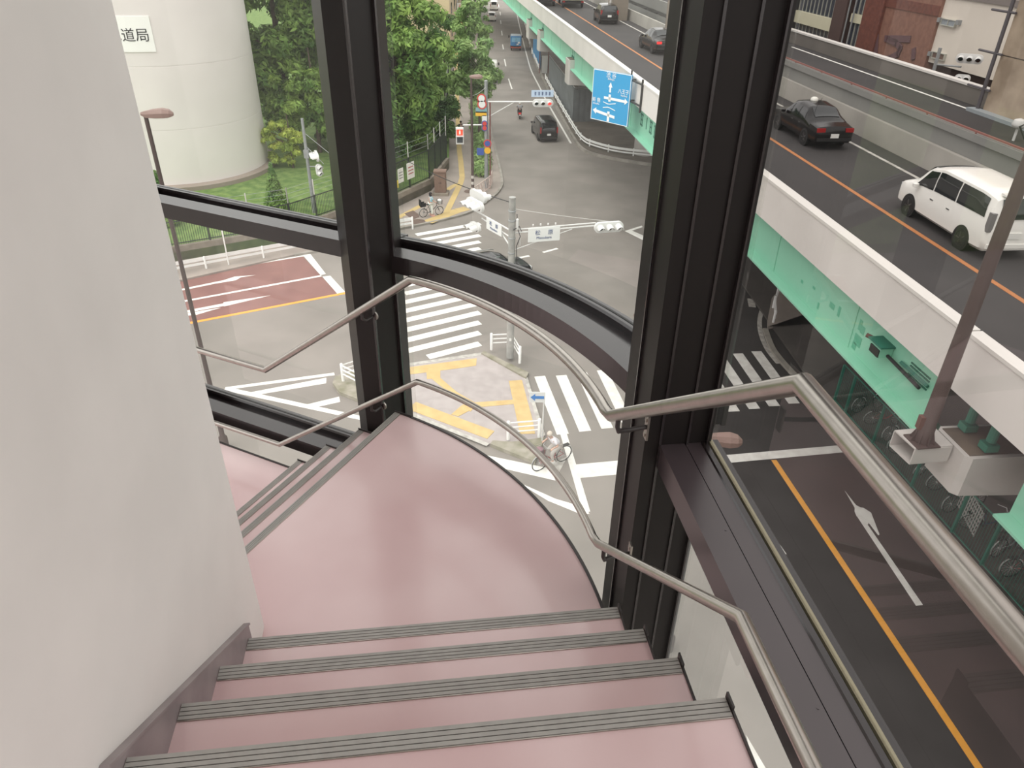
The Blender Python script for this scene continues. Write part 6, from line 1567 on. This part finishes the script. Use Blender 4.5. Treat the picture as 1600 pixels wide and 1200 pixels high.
# two walkers on the far pavement
M_BLK = mat('black_clothes', (26, 27, 32), .85); M_DKG = mat('dark_green_clothes', (44, 52, 46), .85)
q = at(720.5, 219, .1); person((q.x, q.y, .1), PI/2, standing(.16), 'person in black walking away behind the pedestrian signal', M_BLK, M_BLK, M_BLK, M_HAIR_D, sleeve=1.0, fingers=False)
q = at(711, 126, .1); person((q.x, q.y, .1), PI/2, standing(.14), 'person in dark clothes far up the pavement beside the trees', M_DKG, M_BLK, M_BLK, M_HAIR_D, sleeve=1.0, fingers=False)
# scooter and rider
q = at(812, 186, 0); hs_ = hdg((812, 186), (806, 140))
o = empty('scooter', (q.x, q.y, 0), 'dark red scooter heading away below the hanging red signal', 'scooter', rz=hs_)
for x in (-.05, 1.15): MB().lathe((x, 0, .22), [(.1, -.05), (.2, -.055), (.22, 0), (.2, .055), (.1, .05)], 18, Matrix.Rotation(PI/2, 3, 'X')).build('wheel', M_TYRE, o, local=True, smooth=50)
M_SCO = mat('dark_red_scooter_paint', (120, 34, 36), .3)
MB().solid([(-.3, -.15, .42), (.4, -.15, .3), (.45, -.15, .62), (-.1, -.15, .74), (-.34, -.15, .66)], (0, .3, 0)).build('body', M_SCO, o, local=True)
MB().solid([(.95, -.2, .35), (1.05, -.2, .4), (.95, -.2, .95), (.85, -.2, .92)], (0, .4, 0)).build('leg_shield', M_SCO, o, local=True); MB().box((.68, 0, .28), (.6, .3, .06)).build('floorboard', M_TRIMB, o, local=True)
MB().box((.1, 0, .77), (.62, .26, .09)).build('seat', M_TRIMB, o, local=True); MB().tube([(.9, 0, .9), (.88, 0, 1.02), (.8, .3, 1.05)], .014, 6).tube([(.88, 0, 1.02), (.8, -.3, 1.05)], .014, 6).build('handlebar', M_TRIMB, o, local=True)
MB().box((-.33, 0, .6), (.05, .2, .08)).build('tail_lamp', M_TAIL_ON, o, local=True); MB().box((-.36, 0, .45), (.02, .16, .12)).build('number_plate', M_PLATE, o, local=True)
Jr = dict(pel=(.1, 0, .86), ch=(.16, 0, 1.14), nk=(.2, 0, 1.33), hb=(.22, 0, 1.38), ht=(.24, 0, 1.56))
for s, y in (('l', 1), ('r', -1)):
    Jr['sh'+s] = (.17, .19*y, 1.28); Jr['el'+s] = (.36, .28*y, 1.1); Jr['wr'+s] = (.66, .28*y, 1.05); Jr['pa'+s] = (.74, .28*y, 1.06); Jr['hp'+s] = (.14, .1*y, .84); Jr['kn'+s] = (.55, .17*y, .74); Jr['an'+s] = (.58, .16*y, .38); Jr['to'+s] = (.72, .16*y, .35)
person((q.x, q.y, 0), hs_, Jr, 'rider in a grey shirt and white helmet on the dark red scooter', mat('grey_shirt', (150, 150, 152), .8), M_BLK, M_BLK, M_HAIR_D, fingers=False, sleeve=1.0, helmet=mat('white_helmet', (230, 230, 228), .3))
# parked bicycles behind the green mesh fence
pr_ = bicycle((0, 0, 0), 0, 'x', M_FDK, M_TRIMB)
spots = []
for i in range(11):
    s_ = .8+1.02*i; p = A_+fdir*s_+Vector((-fdir.y, fdir.x, 0))*(1.05+.1*((i*7) % 3)); p.z = .1; spots.append(p)
GRP = 'bicycles parked behind the green mesh fence'
frames = [mat('silver_bicycle_frame', (150, 150, 152), .3, metal=.6), mat('dark_red_bicycle_frame', (150, 52, 56), .35), M_FDK, mat('navy_bicycle_frame', (40, 50, 90), .35)]
for i, p in enumerate(spots):
    b = pr_ if i == 0 else copy_tree(pr_)
    b.location = p; b.rotation_euler = (math.radians((-8, 6, -5)[i % 3]), 0, math.atan2(fdir.y, fdir.x)+PI/2+(.25, -.1, .12, -.3)[i % 4]*1.0)
    b['group'] = GRP; b['label'] = 'bicycle parked in the row behind the green mesh fence'; b['category'] = 'bicycle'
    if i:
        for ch in [q for q in b.children if q.name.startswith(('frame', 'fork'))]:
            ch.data = ch.data.copy(); ch.data.materials[0] = frames[i % 4]
# ================================================================== BUILDINGS ACROSS THE VIADUCT AND UP THE ROAD
BN = Vector((.9945, .1045)); BK = BN.dot(Vector(VP(40, 22)))
BT = Vector((.1045, -.9945))            # along the facades towards the camera
def fz(px, py, push=0.0):
    p = onplane(px, py, BN.x, BN.y, BK-push); return BT.dot(p.to_2d()), p.z
def bpt(s, n, z): q = BT*s+BN*(BK+n); return Vector((q.x, q.y, z))
def bbox(mb, s0, s1, n0, n1, z0, z1):
    mb.prism([bpt(s, n, 0).to_2d() for s, n in ((s0, n0), (s1, n0), (s1, n1), (s0, n1))], z0, z1); return mb
M_BEIGE_P = mat('beige_spandrel', (206, 202, 176), .6); M_CURT = mat('grey_blue_glazing', (58, 62, 72), .12, spec=.8); M_FRM = mat('pale_window_frame', (176, 176, 166), .5)
M_DKBR = mat('dark_brown_tiles', (76, 56, 52), .7, var=.1, scale=3); M_REDBR = mat('red_brown_brick', (116, 66, 52), .8, rgb2=(98, 54, 44), scale=4, detail=6); M_BRICK = mat('brown_brick', (140, 100, 84), .85, rgb2=(124, 86, 72), scale=3, detail=8)
M_CREAM = mat('cream_render', (226, 218, 206), .8, rgb2=(216, 208, 197), scale=.3)
# office building with strips of windows
s_c, _ = fz(1306, 25); s_l = s_c-34; 
of = empty('office_building', bpt(s_c, 4, 0), 'office building with beige bands and gridded windows beyond the viaduct', 'building')
bbox(MB(), s_l, s_c, .5, 14, 0, 26).build('wall', M_DKBR, of)
_, zt1 = fz(1270, 22); _, zt0 = fz(1266, 41); hsp = zt1-zt0; pitch = 3.6
zs_ = [zt0+pitch*k for k in range(-2, 4)]
for z in zs_:
    for a, b in ((s_l, s_c-9.2), (s_c-8.8, s_c-.2)): bbox(MB(), a, b, -.05, .5, z, z+hsp).build('spandrel', M_BEIGE_P, of)
    bbox(MB(), s_l, s_c-.2, .2, .5, z+hsp, z+pitch).build('window_band', M_CURT, of)
    mb = MB(); s = s_l
    while s < s_c: bbox(mb, s, s+.035, .12, .22, z+hsp, z+pitch); s += .72
    bbox(mb, s_l, s_c-.2, .08, .22, z+hsp+(pitch-hsp)*.55, z+hsp+(pitch-hsp)*.55+.07)
    mb.build('window_grid', M_FRM, of)
s_m, _ = fz(1243, 15); bbox(MB(), s_m-.25, s_m+.2, -.15, .5, 0, 26).build('pilaster', M_TRIMB, of)
# brown block with a window column, brick wall and a painted-on reflection of letters
s0, _ = fz(1306, 25); s1, _ = fz(1324, 30); s2, _ = fz(1350, 30); s3, _ = fz(1377, 40); s4, _ = fz(1456, 60)
bk = empty('brick_building', bpt(s3, 4, 0), 'brown brick building with a narrow column of white-framed windows', 'building')
bbox(MB(), s0, s1, -.3, 12, 0, 26).build('corner_wall', M_DKBR, bk)
bbox(MB(), s1, s2, .4, 12, 0, 26).build('stair_wall', M_TRIMB, bk)
bbox(MB(), s2, s3, -.2, 12, 0, 26).build('red_pier', M_REDBR, bk)
bbox(MB(), s3, s4, .0, 12, 0, 26).build('brick_wall', M_BRICK, bk)
zc0 = fz(1345, 28)[1]
for k in range(-2, 5):
    z = zc0+k*3.3
    bbox(MB(), s1+.25, s2-.1, .1, .4, z-.45, z+.15).build('window_sill', M_BEIGE_P, bk)
    w = bbox(MB(), s1+.3, s2-.15, .3, .42, z+.2, z+2.8).build('stair_window', M_CURT, bk)
    mb = MB()
    for t in (.33, .66): bbox(mb, s1+.3+(s2-s1-.5)*t, s1+.36+(s2-s1-.5)*t, .2, .32, z+.15, z+2.85)
    mb.build('window_bar', M_FRM, w)
for t in (.2, .55):
    p = bpt(s1+(s2-s1)*t-.4, -.1, 0); MB().tube([(p.x, p.y, 0), (p.x, p.y, 26)], .07, 6).build('downpipe', M_GALV, bk)
bbox(MB(), s3, s4, -.06, 0, fz(1420, 9)[1]-.3, fz(1420, 9)[1]+.3).build('string_course', M_REDBR, bk)
# window reflection of dull purple characters, painted onto the brick
M_REFL_LETTER = mat('dull_purple_letter_reflection', (98, 70, 74), .8); mb = MB()
def stroke(pts, wd):
    P = [Vector(fz(*p)) for p in pts]
    for a, b in zip(P[:-1], P[1:]):
        d = (b-a).normalized(); n_ = Vector((-d.y, d.x))*wd/2
        mb.solid([bpt(q.x, -.03, q.y) for q in (a-n_-d*wd*.3, b-n_+d*wd*.3, b+n_+d*wd*.3, a+n_-d*wd*.3)], (-BN.x*.06, -BN.y*.06, 0))
stroke([(1371, 56), (1369, 90)], 0.42)
stroke([(1385, 60), (1422, 61)], .42); stroke([(1388, 61), (1402, 67), (1408, 75), (1404, 84), (1392, 91), (1386, 92)], .42)
stroke([(1429, 78), (1428, 90)], .4)
mb.build('lettering', M_REFL_LETTER, bk)  # reflected letters, modelled as strokes on the wall
# cream building with two small windows
s5 = s4+26
wh = empty('cream_building', bpt(s4+5, 4, 0), 'cream rendered building with two small windows beyond the viaduct', 'building')
zroof = fz(1520, 2)[1]
bbox(MB(), s4, s5, .2, 13, fz(1460, 95)[1]-.2, zroof).build('wall', M_CREAM, wh)
bbox(MB(), s4, s5, .8, 13, 0, fz(1460, 95)[1]-.2).build('ground_floor', M_DKBR, wh)
bbox(MB(), s4, s5, .1, 13.2, zroof, zroof+.35).build('roof_edge', mat('grey_roof_edge', (130, 122, 118), .7), wh)
for (x0, y0, x1, y1), m in (((1469, 31, 1491, 40), mat('pale_blue_glass', (150, 158, 164), .2)), ((1455, 83, 1474, 92), mat('reddish_glass', (112, 88, 82), .2))):
    xm = (x0+x1)/2; ym = (y0+y1)/2; a = fz(x0, ym)[0]; b = fz(x1, ym)[0]; z1 = fz(xm, y0)[1]; z0 = fz(xm, y1)[1]; a, b = min(a, b), max(a, b)
    w = bbox(MB(), a, b, .08, .24, z0, z1).build('window', m, wh)
    mb = MB(); bbox(mb, a-.04, b+.04, .02, .22, z0-.05, z0); bbox(mb, (a+b)/2-.02, (a+b)/2+.02, .02, .22, z0, z1); bbox(mb, a-.04, a, .02, .22, z0, z1); bbox(mb, b, b+.04, .02, .22, z0, z1); bbox(mb, a-.04, b+.04, .02, .22, z1, z1+.04)
    mb.build('window_frame', M_FRM, w)
for px, py in ((1467, 31), (1496, 35), (1452, 84)):
    s, z = fz(px, py); bbox(MB(), s-.13, s+.13, -.05, .22, z-.13, z+.13).build('vent_hood', M_GALV, wh)
# far-side signal pole seen over the outer wall
s, z = fz(1506, 106, 4.0); P_ = BT*s+BN*(BK-4.0)
o = empty('signal_pole', (P_.x, P_.y, 0), 'thin grey signal pole in front of the cream building', 'pole')
MB().tube([(P_.x-.7, P_.y+1.7, 0), (P_.x-.7, P_.y+1.7, fz(1480, 74, 4.0)[1])], .10, 8).tube([(P_.x-.7, P_.y+1.7, z-.1), (P_.x, P_.y+.3, z)], .05, 6).build('shaft', M_GALV, o, smooth=40)
signal((P_.x+.15, P_.y, z+.45), math.radians(-120), 3, True, 'white signal head with three hoods beyond the outer wall of the viaduct', unit=.42, hood=.38)
signal((P_.x+.1, P_.y, z-.55), math.radians(-120), 2, True, 'smaller white signal head under the three-hooded one beyond the viaduct', unit=.36, hood=.3)
# beige building at the top of the far pavement
bq = gp2((708, 78))
o = empty('beige_building', (bq[0]-5, bq[1]+10, 0), 'beige building behind the trees at the end of the far pavement', 'building')
MB().prism([(bq[0]-.4, bq[1]), (bq[0]-.9, bq[1]+60), (bq[0]-16, bq[1]+60), (bq[0]-16, bq[1])], 0, 15).build('wall', mat('warm_beige_wall', (206, 186, 154), .8, var=.04, scale=.5), o)
mb = MB()
for i in range(8):
    for z in (2.2, 5.4, 8.6): mb.box((bq[0]-.5-.0083*(4+7*i), bq[1]+4+7*i, z), (.12, 1.6, 1.5))
for i in range(8):
    for z in (2.2, 5.4, 8.6): MB().box((bq[0]-.42-.0083*(4+7*i), bq[1]+4+7*i, z), (.16, 1.6, 1.5)).build('window', M_CURT, o)
# street lamp head under the right sill
hq = at(1137, 690, 7.2)
lamp((hq.x-.42, hq.y+.12), 7.15, 'street lamp close below the tower, only its pinkish hood showing past the sill', -.10, r=.06)
# light-coloured lamp fitting at the right edge above the lamp post
qv = at(1592, 195, 10.6)
tag(MB().lathe((qv.x, qv.y, 10.0), [(.05, 0), (.05, .45), (.2, .5), (.26, .62), (.2, .78), (0, .84)], 16).build('beacon', M_WHITE, smooth=50), 'white round-topped beacon on the upper road by the concrete pier', 'beacon')
